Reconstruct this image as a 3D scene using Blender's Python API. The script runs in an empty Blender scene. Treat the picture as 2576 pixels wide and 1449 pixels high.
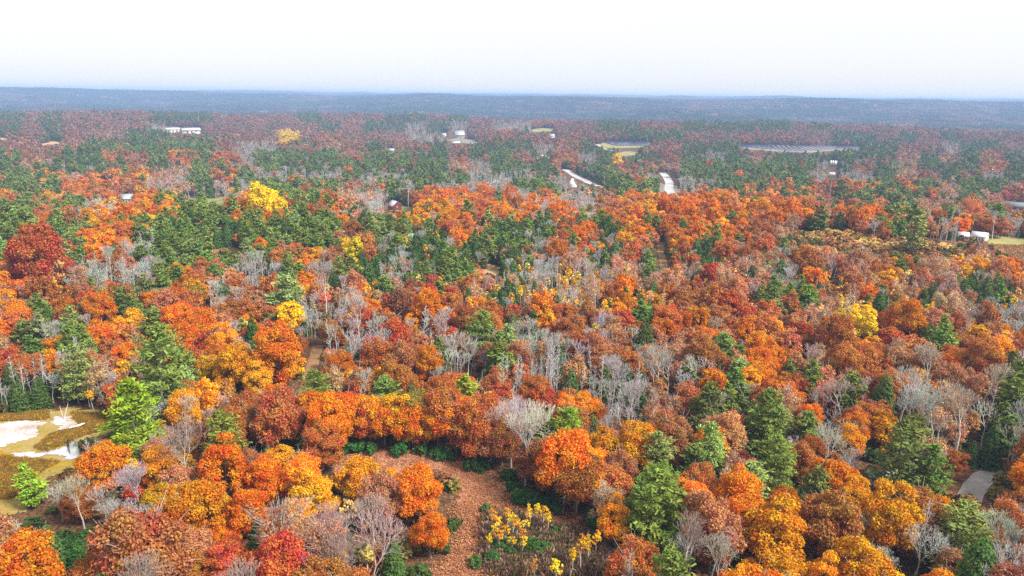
import bpy, bmesh, math, random
import numpy as np
from mathutils import Matrix, Vector

rng = np.random.default_rng(7)
random.seed(7)
scene = bpy.context.scene
COL = scene.collection
rad = math.radians

# ------------------------------------------------------------------ camera, sky, sun, exposure
H_CAM, PITCH, ROLL, FPX = 90.0, rad(15.08), rad(0.69), 718.0
W, HH = 1024, 576
F_ = np.array([0, math.cos(PITCH), -math.sin(PITCH)])
R0 = np.array([1.0, 0, 0]); U0 = np.array([0, math.sin(PITCH), math.cos(PITCH)])
R_ = math.cos(ROLL) * R0 + math.sin(ROLL) * U0
U_ = math.cos(ROLL) * U0 - math.sin(ROLL) * R0
cam_d = bpy.data.cameras.new("drone_camera")
cam_d.sensor_width = 36.0
cam_d.lens = FPX / W * 36.0
cam_d.clip_start, cam_d.clip_end = 1.0, 60000.0
cam = bpy.data.objects.new("drone_camera", cam_d)
COL.objects.link(cam)
M = Matrix.Identity(4)
for i in range(3):
    M[i][0], M[i][1], M[i][2] = R_[i], U_[i], -F_[i]
M[2][3] = H_CAM
cam.matrix_world = M
scene.camera = cam

SUN_EL, SUN_AZ = rad(46), rad(118)          # azimuth clockwise from +Y: high, right and a little behind
world = bpy.data.worlds.new("World"); scene.world = world
world.use_nodes = True
wn, wl = world.node_tree.nodes, world.node_tree.links
wn.clear()
sky = wn.new("ShaderNodeTexSky"); sky.sky_type = 'NISHITA'; sky.sun_disc = False
sky.sun_elevation = SUN_EL; sky.sun_rotation = SUN_AZ
sky.air_density, sky.dust_density, sky.ozone_density = 1.0, 1.0, 1.0
hs = wn.new("ShaderNodeHueSaturation"); hs.inputs["Saturation"].default_value = 0.22
bg = wn.new("ShaderNodeBackground"); bg.inputs["Strength"].default_value = 0.075
wo = wn.new("ShaderNodeOutputWorld")
ctc = wn.new("ShaderNodeTexCoord"); csep = wn.new("ShaderNodeSeparateXYZ"); wl.new(ctc.outputs["Generated"], csep.inputs[0])
cno = wn.new("ShaderNodeTexNoise"); cno.inputs["Scale"].default_value = 2.2; cno.inputs["Detail"].default_value = 5
cmp_ = wn.new("ShaderNodeMapping"); cmp_.inputs["Scale"].default_value = (1, 1, 5); wl.new(ctc.outputs["Generated"], cmp_.inputs[0]); wl.new(cmp_.outputs[0], cno.inputs["Vector"])
cad = wn.new("ShaderNodeMath"); cad.operation = 'MULTIPLY_ADD'; cad.inputs[1].default_value = .05; wl.new(cno.outputs["Fac"], cad.inputs[0]); wl.new(csep.outputs[2], cad.inputs[2])
crr = wn.new("ShaderNodeValToRGB"); ce = crr.color_ramp.elements                      # thicker, greyer cloud towards the horizon
ce[0].position, ce[0].color = .02, (.86, .885, .925, 1); ce[1].position, ce[1].color = .15, (1.0, 1.0, 1.0, 1)
wl.new(cad.outputs[0], crr.inputs[0])
csc = wn.new("ShaderNodeVectorMath"); csc.operation = 'SCALE'; csc.inputs[3].default_value = 3.75; wl.new(crr.outputs[0], csc.inputs[0])
cmx = wn.new("ShaderNodeMix"); cmx.data_type = 'RGBA'; cmx.inputs[0].default_value = .88
wl.new(sky.outputs[0], hs.inputs["Color"]); wl.new(hs.outputs[0], cmx.inputs[6]); wl.new(csc.outputs[0], cmx.inputs[7]); wl.new(cmx.outputs[2], bg.inputs["Color"]); wl.new(bg.outputs[0], wo.inputs["Surface"])

sun_d = bpy.data.lights.new("sun", 'SUN')
sun_d.energy, sun_d.angle, sun_d.color = 2.2, rad(16), (1.0, 0.95, 0.88)
sun = bpy.data.objects.new("sun", sun_d); COL.objects.link(sun)
sdir = Vector((math.sin(SUN_AZ) * math.cos(SUN_EL), math.cos(SUN_AZ) * math.cos(SUN_EL), math.sin(SUN_EL)))
sun.rotation_euler = sdir.to_track_quat('Z', 'Y').to_euler()

vs = scene.view_settings
vs.view_transform, vs.look, vs.gamma, vs.exposure = 'Standard', 'None', 1.0, 1.85
vs.use_curve_mapping = False
cy = scene.cycles
cy.max_bounces, cy.diffuse_bounces, cy.glossy_bounces, cy.transmission_bounces, cy.volume_bounces = 4, 3, 1, 2, 1
cy.use_denoising = False
cy.caustics_reflective = cy.caustics_refractive = False

# ------------------------------------------------------------------ helpers
def mat(name, base=(.5, .5, .5), rough=.8, noise=None, spec=.3):
    """noise = (scale, second colour, contrast) mixes a second colour in with object-space noise"""
    m = bpy.data.materials.new(name); m.use_nodes = True
    n, l = m.node_tree.nodes, m.node_tree.links
    p = n["Principled BSDF"]
    p.inputs["Roughness"].default_value = rough
    p.inputs["Specular IOR Level"].default_value = spec
    p.inputs["Base Color"].default_value = (*base, 1)
    if noise:
        sc, c2, lo, hi = noise
        tc = n.new("ShaderNodeTexCoord"); t = n.new("ShaderNodeTexNoise")
        t.inputs["Scale"].default_value = sc; t.inputs["Detail"].default_value = 6; t.inputs["Roughness"].default_value = .65
        r = n.new("ShaderNodeMapRange"); r.inputs[1].default_value = lo; r.inputs[2].default_value = hi
        mx = n.new("ShaderNodeMix"); mx.data_type = 'RGBA'
        mx.inputs[6].default_value = (*base, 1); mx.inputs[7].default_value = (*c2, 1)
        l.new(tc.outputs["Object"], t.inputs["Vector"]); l.new(t.outputs["Fac"], r.inputs[0])
        l.new(r.outputs[0], mx.inputs[0]); l.new(mx.outputs[2], p.inputs["Base Color"])
    return m

def leaf_mat(name, trans=.25, lo=.6, hi=1.35, hue=.025):
    """leaves: each tree has its own tint, each leaf varies from it in value and hue"""
    m = bpy.data.materials.new(name); m.use_nodes = True
    n, l = m.node_tree.nodes, m.node_tree.links
    n.clear()
    a = n.new("ShaderNodeAttribute"); a.attribute_type = 'INSTANCER'; a.attribute_name = "tint"
    v = n.new("ShaderNodeAttribute"); v.attribute_type = 'GEOMETRY'; v.attribute_name = "leafvar"
    mr = n.new("ShaderNodeMapRange"); mr.inputs[3].default_value = lo; mr.inputs[4].default_value = hi
    hr = n.new("ShaderNodeMapRange"); hr.inputs[3].default_value = .5 - hue; hr.inputs[4].default_value = .5 + hue
    h = n.new("ShaderNodeHueSaturation")
    l.new(v.outputs["Fac"], mr.inputs[0]); l.new(v.outputs["Fac"], hr.inputs[0])
    l.new(a.outputs["Color"], h.inputs["Color"]); l.new(mr.outputs[0], h.inputs["Value"]); l.new(hr.outputs[0], h.inputs["Hue"])
    tc = n.new("ShaderNodeTexCoord"); oi = n.new("ShaderNodeObjectInfo"); va = n.new("ShaderNodeVectorMath"); nz = n.new("ShaderNodeTexNoise")
    nz.inputs["Scale"].default_value = .30; nz.inputs["Detail"].default_value = 2
    ml = n.new("ShaderNodeMath"); ml.operation = 'MULTIPLY'; ml.inputs[1].default_value = 300
    l.new(oi.outputs["Random"], ml.inputs[0]); l.new(tc.outputs["Object"], va.inputs[0]); l.new(ml.outputs[0], va.inputs[1]); l.new(va.outputs[0], nz.inputs["Vector"])
    nm = n.new("ShaderNodeMapRange"); nm.inputs[1].default_value = .3; nm.inputs[2].default_value = .7; nm.inputs[3].default_value = -hue * 1.1; nm.inputs[4].default_value = hue * 1.1
    ah = n.new("ShaderNodeMath"); ah.operation = 'ADD'; l.new(nz.outputs["Fac"], nm.inputs[0]); l.new(nm.outputs[0], ah.inputs[0]); l.new(hr.outputs[0], ah.inputs[1]); l.new(ah.outputs[0], h.inputs["Hue"])
    d = n.new("ShaderNodeBsdfDiffuse"); t = n.new("ShaderNodeBsdfTranslucent"); mx = n.new("ShaderNodeMixShader")
    mx.inputs[0].default_value = trans
    l.new(h.outputs[0], d.inputs["Color"]); l.new(h.outputs[0], t.inputs["Color"])
    o = n.new("ShaderNodeOutputMaterial")
    l.new(d.outputs[0], mx.inputs[1]); l.new(t.outputs[0], mx.inputs[2]); l.new(mx.outputs[0], o.inputs["Surface"])
    return m

LEAF = leaf_mat("autumn_leaves", .28, .62, 1.35, .02)
NEEDLE = leaf_mat("needles", .12, .55, 1.5, .02)
TWIG = leaf_mat("bare_twigs", .0, .75, 1.25, .01)
BARK = mat("grey_bark", (.20, .165, .13), .9, (1.2, (.30, .27, .24), .35, .7))
PALEBARK = mat("pale_bark", (.50, .46, .42), .9, (.8, (.30, .26, .23), .4, .75))

class MB:
    """collects verts and faces, builds one mesh"""
    def __init__(s): s.v, s.f, s.m, s.lv, s.n = [], [], [], [], 0
    def add(s, v, f, mi=0, lv=None):
        v = np.asarray(v, dtype=np.float32).reshape(-1, 3); f = np.asarray(f, dtype=np.int32)
        s.v.append(v); s.f.append(f + s.n); s.n += len(v)
        s.m.append(np.full(len(f), mi, dtype=np.int32))
        s.lv.append(np.full(len(f), .5, dtype=np.float32) if lv is None else np.asarray(lv, dtype=np.float32))
    def box(s, c, size, rz=0.0, mi=0, taper=1.0):
        x, y, z = [q / 2 for q in size]
        p = np.array([[-x, -y, -z], [x, -y, -z], [x, y, -z], [-x, y, -z], [-x*taper, -y*taper, z], [x*taper, -y*taper, z], [x*taper, y*taper, z], [-x*taper, y*taper, z]])
        ca, sa = math.cos(rz), math.sin(rz)
        p = np.c_[p[:, 0]*ca - p[:, 1]*sa, p[:, 0]*sa + p[:, 1]*ca, p[:, 2]] + np.array(c)
        s.add(p, [[0, 3, 2, 1], [4, 5, 6, 7], [0, 1, 5, 4], [1, 2, 6, 5], [2, 3, 7, 6], [3, 0, 4, 7]], mi)
    def tubes(s, segs, sides=3, mi=0):
        """segs (n,8): p0 p1 r0 r1"""
        a = np.asarray(segs, dtype=np.float64)
        p0, p1, r0, r1 = a[:, :3], a[:, 3:6], a[:, 6], a[:, 7]
        d = p1 - p0; d /= np.maximum(np.linalg.norm(d, axis=1, keepdims=True), 1e-6)
        ref = np.where(np.abs(d[:, 2:3]) > .9, np.array([[1., 0, 0]]), np.array([[0, 0, 1.]]))
        t = np.cross(d, ref); t /= np.linalg.norm(t, axis=1, keepdims=True); b = np.cross(d, t)
        k = np.arange(sides) / sides * 2 * math.pi
        ring = t[:, None, :] * np.cos(k)[None, :, None] + b[:, None, :] * np.sin(k)[None, :, None]
        v = np.concatenate([p0[:, None] + ring * r0[:, None, None], p1[:, None] + ring * r1[:, None, None]], axis=1)
        n = len(a); base = (np.arange(n) * 2 * sides)[:, None, None]
        i = np.arange(sides); j = (i + 1) % sides
        q = np.stack([i, j, j + sides, i + sides], axis=1)[None] + base
        s.add(v.reshape(-1, 3), q.reshape(-1, 4), mi, np.repeat(rng.random(n), sides))
    def leaves(s, c, nrm, size, mi=0, aspect=.7, along=None):
        """one quad per leaf or spray; along = long axis"""
        n = len(c)
        nrm = nrm / np.maximum(np.linalg.norm(nrm, axis=1, keepdims=True), 1e-6)
        a = rng.normal(size=(n, 3)) if along is None else along
        t = np.cross(nrm, a) if along is None else a - nrm * np.sum(a * nrm, axis=1, keepdims=True)
        t /= np.maximum(np.linalg.norm(t, axis=1, keepdims=True), 1e-6)
        b = np.cross(nrm, t)
        sz = (size * rng.uniform(.65, 1.35, n) / 2)[:, None]
        t = t * sz; b = b * sz * aspect
        k = rng.uniform(.5, 1., (n, 1))
        v = np.stack([c - t - b * k, c + t - b, c + t * k + b, c - t + b * .8], axis=1)
        s.add(v.reshape(-1, 3), np.arange(4 * n).reshape(-1, 4), mi, rng.random(n))
    def mesh(s, name, mats, smooth=False):
        me = bpy.data.meshes.new(name)
        v = np.concatenate(s.v); 
        f = [x for x in s.f]
        loops = np.concatenate([x.ravel() for x in f]); cnt = np.concatenate([np.full(len(x), x.shape[1]) for x in f])
        me.vertices.add(len(v)); me.vertices.foreach_set("co", v.ravel())
        me.loops.add(len(loops)); me.loops.foreach_set("vertex_index", loops.astype(np.int32))
        me.polygons.add(len(cnt)); me.polygons.foreach_set("loop_start", np.r_[0, np.cumsum(cnt)[:-1]].astype(np.int32))
        me.polygons.foreach_set("loop_total", cnt.astype(np.int32))
        me.polygons.foreach_set("material_index", np.concatenate(s.m))
        for m in mats: me.materials.append(m)
        at = me.attributes.new("leafvar", 'FLOAT', 'FACE'); at.data.foreach_set("value", np.concatenate(s.lv))
        me.update(calc_edges=True); me.validate()
        if smooth: me.polygons.foreach_set("use_smooth", np.ones(len(cnt), dtype=bool))
        return me

def link(name, data, parent=None, **props):
    o = bpy.data.objects.new(name, data); COL.objects.link(o)
    if parent is not None: o.parent = parent
    for k, v in props.items(): o[k] = v
    return o

def thing(name, label, cat, loc=(0, 0, 0), rz=0.0, group=None, data=None):
    o = link(name, data, None, label=label, category=cat)
    o.location = loc; o.rotation_euler = (0, 0, rz)
    if group: o["group"] = group
    return o

# ------------------------------------------------------------------ terrain
KD = np.array([0, 100, 250, 450, 520, 620, 760, 900, 1150, 1500, 1900, 2400, 2800, 3100, 3600, 4400, 5400, 6500, 7200, 8200, 9500, 11500, 13000, 16000, 30000.])
KZ = np.array([-2, 0, 0, 4, 3, -16, -24, -25, -30, -34, -30, -20, -12, -24, -50, -52, -22, 42, 58, 10, 20, 66, 40, 78, 60.])
_ph = rng.uniform(0, 6.28, 40); _th = rng.uniform(0, 6.28, 40)
def _waves(x, y, wl, n, o):
    s = 0
    for i in range(n):
        k = 2 * math.pi / (wl * (0.7 + .6 * ((i * .37) % 1)))
        s = s + np.sin(k * (x * math.cos(_th[o + i]) + y * math.sin(_th[o + i])) + _ph[o + i])
    return s / math.sqrt(n)
def terrain(x, y):
    x = np.asarray(x, dtype=float); y = np.asarray(y, dtype=float)
    d = np.hypot(x, y); az = np.degrees(np.arctan2(x, y))
    dd = d * (1 + .16 * np.sin(np.radians(az * 4.1 + 40)) * np.clip((d - 900) / 1500, 0, 1))
    z = np.interp(dd, KD, KZ)
    side = np.clip((np.abs(az) - 5) / 12, 0, 1)
    z = z + 8 * side * np.exp(-((d - 520) / 120.) ** 2)
    z = z + 14 * np.exp(-((az + 36) / 9.) ** 2) * np.exp(-((d - 2600) / 700.) ** 2)
    far = np.clip((d - 700) / 2500, 0, 1)
    z = z + _waves(x, y, 260, 5, 0) * (1.1 + .8 * far) * np.clip((d-60)/150, 0, 1) + _waves(x, y, 1400, 6, 6) * 12 * far + _waves(x, y, 4200, 6, 14) * 13 * np.clip((d - 3000) / 4000, 0, 1)
    return z

def proj(p):
    v = np.asarray(p, dtype=float) - np.array([0, 0, H_CAM])
    f = np.maximum(v @ F_, 1e-3)
    return W / 2 + FPX * (v @ R_) / f, HH / 2 - FPX * (v @ U_) / f, f
_T = np.geomspace(60, 26000, 2600)
def at(ix, iy, h=0.0):
    """where the photo's pixel (2575 x 1449 view) meets the level h metres above the ground"""
    X, Y = ix * W / 2575., iy * HH / 1449.
    d = F_ + R_ * ((X - W / 2) / FPX) + U_ * ((HH / 2 - Y) / FPX)
    P = d[None] * _T[:, None] + np.array([0, 0, H_CAM])
    g = P[:, 2] - terrain(P[:, 0], P[:, 1]) - h
    k = np.argmax(g < 0)
    if g[k] >= 0: k = len(g) - 1
    a = g[k - 1] / (g[k - 1] - g[k]) if k else 0
    p = P[k - 1] * (1 - a) + P[k] * a
    return np.array([p[0], p[1], float(terrain(p[0], p[1]))])

# ground sheet: rings to the horizon, finer near and in front
def ground_mesh():
    ds = np.r_[np.linspace(0.5, 40, 6), np.arange(46, 620, 4.0), np.geomspace(624, 30000, 330)]
    az = np.radians(np.r_[np.arange(-180, -62, 6), np.arange(-60, 60.1, .5), np.arange(66, 175, 6)])
    D, A = np.meshgrid(ds, az, indexing='ij')
    X, Y = D * np.sin(A), D * np.cos(A)
    Z = terrain(X, Y)
    nd, na = D.shape
    i = np.arange(nd - 1)[:, None]; j = np.arange(na)[None]; j2 = (j + 1) % na
    q = np.stack([i * na + j, i * na + j2, (i + 1) * na + j2, (i + 1) * na + j], axis=-1).reshape(-1, 4)[:, ::-1]
    b = MB(); b.add(np.stack([X, Y, Z], -1).reshape(-1, 3), q)
    b.add(np.stack([X, Y, Z], -1)[0], [list(range(na))[::-1]])
    return b

def litter_mat():
    m = bpy.data.materials.new("forest_floor"); m.use_nodes = True
    n, l = m.node_tree.nodes, m.node_tree.links
    p = n["Principled BSDF"]; p.inputs["Roughness"].default_value = .95; p.inputs["Specular IOR Level"].default_value = .1
    tc = n.new("ShaderNodeTexCoord")
    a = n.new("ShaderNodeTexNoise"); a.inputs["Scale"].default_value = .03; a.inputs["Detail"].default_value = 4
    b = n.new("ShaderNodeTexNoise"); b.inputs["Scale"].default_value = 1.6; b.inputs["Detail"].default_value = 5
    c1 = n.new("ShaderNodeValToRGB"); e = c1.color_ramp.elements
    e[0].position, e[0].color = .35, (.10, .062, .03, 1); e[1].position, e[1].color = .65, (.20, .10, .05, 1)
    c2 = n.new("ShaderNodeValToRGB"); e = c2.color_ramp.elements
    e[0].position, e[0].color = .38, (.35, .34, .30, 1); e[1].position, e[1].color = .66, (1.25, 1.2, 1.15, 1)
    mx = n.new("ShaderNodeMix"); mx.data_type = 'RGBA'; mx.blend_type = 'MULTIPLY'; mx.inputs[0].default_value = 1
    for t in (a, b): l.new(tc.outputs["Object"], t.inputs["Vector"])
    l.new(a.outputs["Fac"], c1.inputs[0]); l.new(b.outputs["Fac"], c2.inputs[0])
    l.new(c1.outputs[0], mx.inputs[6]); l.new(c2.outputs[0], mx.inputs[7]); l.new(mx.outputs[2], p.inputs["Base Color"])
    return m
g = link("ground", ground_mesh().mesh("ground", [litter_mat()], True), kind="structure")

def speckle(name, cols, scale=.5, fine=3.0, rough=.95, spec=.1):
    """a ground cover of several colours in patches, broken up finely"""
    m = bpy.data.materials.new(name); m.use_nodes = True
    n, l = m.node_tree.nodes, m.node_tree.links
    p = n["Principled BSDF"]; p.inputs["Roughness"].default_value = rough; p.inputs["Specular IOR Level"].default_value = spec
    tc = n.new("ShaderNodeTexCoord")
    a = n.new("ShaderNodeTexNoise"); a.inputs["Scale"].default_value = scale; a.inputs["Detail"].default_value = 3
    b = n.new("ShaderNodeTexNoise"); b.inputs["Scale"].default_value = fine; b.inputs["Detail"].default_value = 4; b.inputs["Roughness"].default_value = .7
    ad = n.new("ShaderNodeMath"); ad.operation = 'MULTIPLY_ADD'; ad.inputs[1].default_value = .9
    su = n.new("ShaderNodeMath"); su.operation = 'SUBTRACT'; su.inputs[1].default_value = .45
    cr = n.new("ShaderNodeValToRGB"); cr.color_ramp.elements.remove(cr.color_ramp.elements[1])
    for i, c in enumerate(cols):
        e = cr.color_ramp.elements[0] if i == 0 else cr.color_ramp.elements.new(.5)
        e.position = .28 + .44 * i / max(1, len(cols) - 1); e.color = (*c, 1)
    for t in (a, b): l.new(tc.outputs["Object"], t.inputs["Vector"])
    l.new(b.outputs["Fac"], ad.inputs[0]); l.new(a.outputs["Fac"], ad.inputs[2]); l.new(ad.outputs[0], su.inputs[0])
    l.new(su.outputs[0], cr.inputs[0]); l.new(cr.outputs[0], p.inputs["Base Color"])
    return m

def inside(px, py, poly):
    px = np.asarray(px, dtype=float); py = np.asarray(py, dtype=float)
    r = np.zeros(px.shape, dtype=bool)
    n = len(poly)
    for i in range(n):
        x1, y1 = poly[i]; x2, y2 = poly[(i + 1) % n]
        if y1 == y2: continue
        c = ((y1 > py) != (y2 > py)) & (px < (x2 - x1) * (py - y1) / (y2 - y1) + x1)
        r ^= c
    return r

OPEN = []          # ground polygons kept free of trees
def patch(name, ipoly, m, lift=.12, step=1.0, wob=1.2, free=True):
    """a ground cover sheet draped on the terrain; ipoly in the photo's 2575 x 1449 view"""
    poly = [tuple(at(x, y)[:2]) for x, y in ipoly]
    if step == 1.0: step = .24
    if free: OPEN.append(poly)
    a = np.array(poly); x0, y0 = a.min(0) - 2; x1, y1 = a.max(0) + 2
    xs = np.arange(x0, x1 + step, step); ys = np.arange(y0, y1 + step, step)
    X, Y = np.meshgrid(xs, ys, indexing='ij')
    cx, cy_ = X[:-1, :-1] + step / 2, Y[:-1, :-1] + step / 2
    ok = inside(cx + wob * (np.sin(cx * .7 + 2 * np.sin(cy_ * .31)) + .5 * np.sin(cx * 2.3 + cy_ * 1.7) + .3 * np.sin(cy_ * 5.1 - cx * 3.7)), cy_ + wob * (np.sin(cy_ * .83 + 2 * np.sin(cx * .43)) + .5 * np.sin(cy_ * 2.9 - cx * 1.3) + .3 * np.sin(cx * 6.1 + cy_ * 2.2)), poly)
    ny = X.shape[1]
    i, j = np.nonzero(ok)
    q = np.stack([i * ny + j, (i + 1) * ny + j, (i + 1) * ny + j + 1, i * ny + j + 1], -1)
    u, inv = np.unique(q, return_inverse=True)
    v = np.stack([X.ravel(), Y.ravel(), terrain(X, Y).ravel() + lift], -1)[u]
    b = MB(); b.add(v, inv.reshape(-1, 4))
    return link(name, b.mesh(name, [m], True), kind="structure")

def ribbon(name, ipts, width, m, lift=.2, free=3.0):
    """a road or track along the photo's points"""
    P = np.array([at(x, y)[:2] for x, y in ipts])
    s = np.r_[0, np.cumsum(np.linalg.norm(np.diff(P, axis=0), axis=1))]
    n = max(8, int(s[-1] / 3)); t = np.linspace(0, s[-1], n)
    C = np.stack([np.interp(t, s, P[:, k]) for k in (0, 1)], -1)
    for _ in range(6): C[1:-1] = (C[:-2] + 2 * C[1:-1] + C[2:]) / 4
    T = np.gradient(C, axis=0); T /= np.linalg.norm(T, axis=1, keepdims=True); N = np.c_[-T[:, 1], T[:, 0]]
    wv = width / 2 * (1 + .08 * np.sin(t * .9))[:, None]
    cols = [C + N * wv * k for k in (-1, -.33, .33, 1)]
    v = np.stack([np.c_[c, terrain(c[:, 0], c[:, 1]) + lift] for c in cols], 1).reshape(-1, 3)
    i = np.arange(n - 1)[:, None] * 4; k = np.arange(3)[None]
    q = np.stack([i + k, i + k + 1, i + k + 5, i + k + 4], -1).reshape(-1, 4)[:, ::-1]
    b = MB(); b.add(v, q)
    if free:
        L = C + N * (wv + free); Rr = C - N * (wv + free)
        OPEN.append([tuple(p) for p in L] + [tuple(p) for p in Rr[::-1]])
    return link(name, b.mesh(name, [m], True), kind="structure")

# open ground -------------------------------------------------------
m_clear = speckle("fallen_leaf_cover", [(.22, .09, .045), (.40, .17, .09), (.50, .24, .14), (.55, .33, .20)], .10, 2.2)
m_brush = speckle("brushy_floor", [(.13, .09, .05), (.24, .12, .08), (.30, .17, .13), (.16, .14, .06)], .15, 1.5)
m_marsh = speckle("marsh_sedge", [(.16, .12, .02), (.34, .17, .012), (.45, .23, .015), (.30, .24, .03)], .09, 1.6)
m_mud = speckle("dried_mud", [(.30, .23, .20), (.48, .42, .40), (.62, .57, .56)], .12, 1.8)
m_sedge2 = speckle("brown_sedge", [(.16, .13, .03), (.27, .20, .04), (.34, .28, .06), (.36, .26, .13)], .12, 1.5)
m_hay = speckle("dry_meadow", [(.30, .17, .08), (.45, .27, .14), (.55, .36, .20), (.40, .27, .13)], .06, .9)
m_green = speckle("mown_grass", [(.17, .17, .06), (.25, .24, .08), (.32, .27, .11)], .08, .9)
m_track = speckle("leafy_track", [(.16, .09, .04), (.28, .14, .07), (.33, .19, .09), (.20, .15, .05)], .2, 1.6)
m_gravel = speckle("pale_gravel", [(.26, .24, .22), (.34, .32, .30), (.42, .39, .37)], .2, 2.0)
m_road = speckle("pale_road_surface", [(.36, .35, .34), (.42, .41, .40), (.47, .46, .45)], .05, .6)
m_wetland = speckle("grey_wetland", [(.14, .12, .08), (.22, .19, .14), (.28, .24, .19)], .03, .4)

patch("clearing", [(838, 1150), (900, 1128), (1000, 1140), (1090, 1142), (1180, 1165), (1240, 1180), (1262, 1205), (1268, 1250), (1300, 1272), (1400, 1290), (1450, 1310), (1440, 1335), (1340, 1325), (1280, 1290), (1225, 1300), (1200, 1280), (1205, 1335), (1195, 1400), (1215, 1460), (1230, 1520), (980, 1520), (1060, 1460), (1130, 1430), (1165, 1360), (1150, 1300), (1150, 1225), (1080, 1185), (960, 1190), (880, 1210), (850, 1225)], m_clear, .14)
patch("brush_ground", [(1212, 1290), (1280, 1295), (1440, 1340), (1520, 1370), (1540, 1480), (1500, 1560), (1240, 1560), (1215, 1440), (1206, 1360)], m_brush, .10)
patch("marsh", [(-60, 1050), (60, 1040), (150, 1030), (240, 1030), (290, 1050), (285, 1085), (225, 1100), (215, 1130), (205, 1150), (170, 1180), (120, 1195), (90, 1230), (60, 1290), (-60, 1310)], m_sedge2, .10)
patch("sedge_bed", [(90, 1128), (130, 1095), (190, 1080), (262, 1072), (270, 1082), (215, 1095), (178, 1112), (160, 1124), (120, 1136), (95, 1140)], m_marsh, .16, .6, .8, False)
patch("sedge_bed", [(-60, 1145), (0, 1135), (50, 1142), (100, 1152), (150, 1160), (190, 1158), (180, 1172), (110, 1185), (70, 1215), (40, 1250), (-60, 1260)], m_marsh, .16, .6, .8, False)
patch("mudflat", [(-60, 1070), (40, 1062), (100, 1058), (118, 1062), (95, 1080), (90, 1098), (60, 1108), (0, 1122), (-60, 1135)], m_mud, .17, .6, .8, False)
patch("mudflat", [(130, 1052), (170, 1048), (192, 1060), (186, 1076), (160, 1080), (128, 1066)], m_mud, .17, .6, .8, False)
patch("mudflat", [(-40, 1215), (30, 1208), (60, 1225), (40, 1245), (-40, 1262)], m_mud, .20, .6, .8, False)

water = bpy.data.materials.new("pond_water"); water.use_nodes = True
_p = water.node_tree.nodes["Principled BSDF"]
_p.inputs["Base Color"].default_value = (.9, .9, .92, 1); _p.inputs["Roughness"].default_value = .08; _p.inputs["Metallic"].default_value = .9
patch("pond_water", [(28, 1144), (60, 1140), (72, 1136), (95, 1140), (120, 1137), (150, 1130), (170, 1121), (180, 1113), (205, 1112), (224, 1118), (214, 1126), (206, 1134), (204, 1146), (190, 1153), (172, 1157), (156, 1150), (120, 1146), (80, 1152), (50, 1150)], water, .24, .35, .5, False)

# woods road on the left, seen end-on between the trees, and a gravel drive on the right
ribbon("woods_track", [(762, 1010), (770, 975), (782, 935), (790, 905), (800, 870)], 4.0, m_track, .14, 1.0)
ribbon("woods_track", [(1672, 690), (1668, 660), (1662, 635), (1660, 610)], 4.0, m_track, .14, 1.5)
ribbon("gravel_drive", [(2432, 1268), (2440, 1240), (2455, 1215), (2475, 1196), (2505, 1185)], 5.0, m_gravel, .16, 1.5)
patch("gravel_yard", [(2170, 1225), (2200, 1215), (2290, 1232), (2262, 1285), (2230, 1262), (2190, 1250)], m_gravel, .14)
patch("meadow", [(2160, 632), (2235, 606), (2310, 600), (2380, 612), (2440, 640), (2410, 650), (2330, 640), (2250, 640)], m_hay, .15, 1.5, 2)
patch("meadow", [(2480, 612), (2530, 592), (2640, 612), (2640, 690), (2560, 640), (2500, 638)], m_green, .18, 1.5, 2)
patch("meadow", [(1985, 588), (2050, 580), (2120, 585), (2210, 600), (2130, 632), (2060, 625), (2000, 605)], m_hay, .15, 1.5, 2)
patch("forest_glade", [(1215, 668), (1250, 660), (1262, 690), (1225, 700)], m_hay, .15, 1.2, 2)
patch("forest_glade", [(505, 628), (560, 622), (650, 624), (640, 634), (540, 640)], m_track, .15, 1.2, 2)
patch("hillside_field", [(518, 500), (565, 495), (568, 515), (520, 516)], m_green, .3, 2, 2)
patch("hillside_field", [(965, 530), (1000, 515), (1040, 522), (1040, 536), (970, 540)], m_green, .25, 2, 2)
patch("hillside_field", [(440, 508), (490, 498), (500, 512), (455, 516)], m_green, .25, 2, 2)
patch("wetland", [(1235, 478), (1300, 464), (1420, 462), (1440, 470), (1400, 482), (1250, 486)], m_wetland, .3, 3, 3, False)
patch("wetland", [(1560, 470), (1640, 455), (1690, 470), (1900, 462), (1900, 476), (1700, 486), (1600, 482)], m_wetland, .3, 3, 3, False)
patch("distant_field", [(80, 366), (130, 356), (160, 358), (150, 362), (110, 368)], m_hay, .5, 6, 4)
patch("distant_field", [(-60, 350), (18, 346), (20, 352), (-60, 360)], m_hay, .5, 6, 4)
patch("distant_field", [(1330, 328), (1365, 322), (1395, 324), (1390, 330), (1345, 333)], m_green, .5, 6, 4)
patch("distant_field", [(1545, 386), (1580, 381), (1606, 384), (1598, 392), (1560, 393)], m_green, .5, 4, 4)
patch("solar_ground", [(1500, 366), (1520, 358), (1634, 359), (1640, 364), (1600, 372), (1545, 373), (1530, 373)], m_green, .4, 4, 3)
patch("solar_ground", [(1838, 367), (1900, 365), (2080, 368), (2150, 369), (2174, 373), (2130, 379), (2030, 385), (1960, 382), (1880, 376)], m_wetland, .4, 4, 3)
patch("house_yard", [(1125, 352), (1140, 348), (1190, 351), (1205, 359), (1180, 363), (1150, 358)], m_wetland, .4, 4, 3)
ribbon("country_road", [(1418, 426), (1436, 436), (1456, 448), (1478, 459), (1505, 469)], 11.0, m_road, .35, 5)
ribbon("country_road", [(1665, 434), (1676, 446), (1684, 462), (1681, 474), (1690, 490)], 12.0, m_road, .35, 5)
ribbon("farm_lane", [(1362, 390), (1372, 394), (1388, 398)], 9.0, m_road, .4, 3)
ribbon("farm_lane", [(1500, 363), (1515, 372), (1545, 380)], 8.0, m_road, .45, 2)

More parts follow.
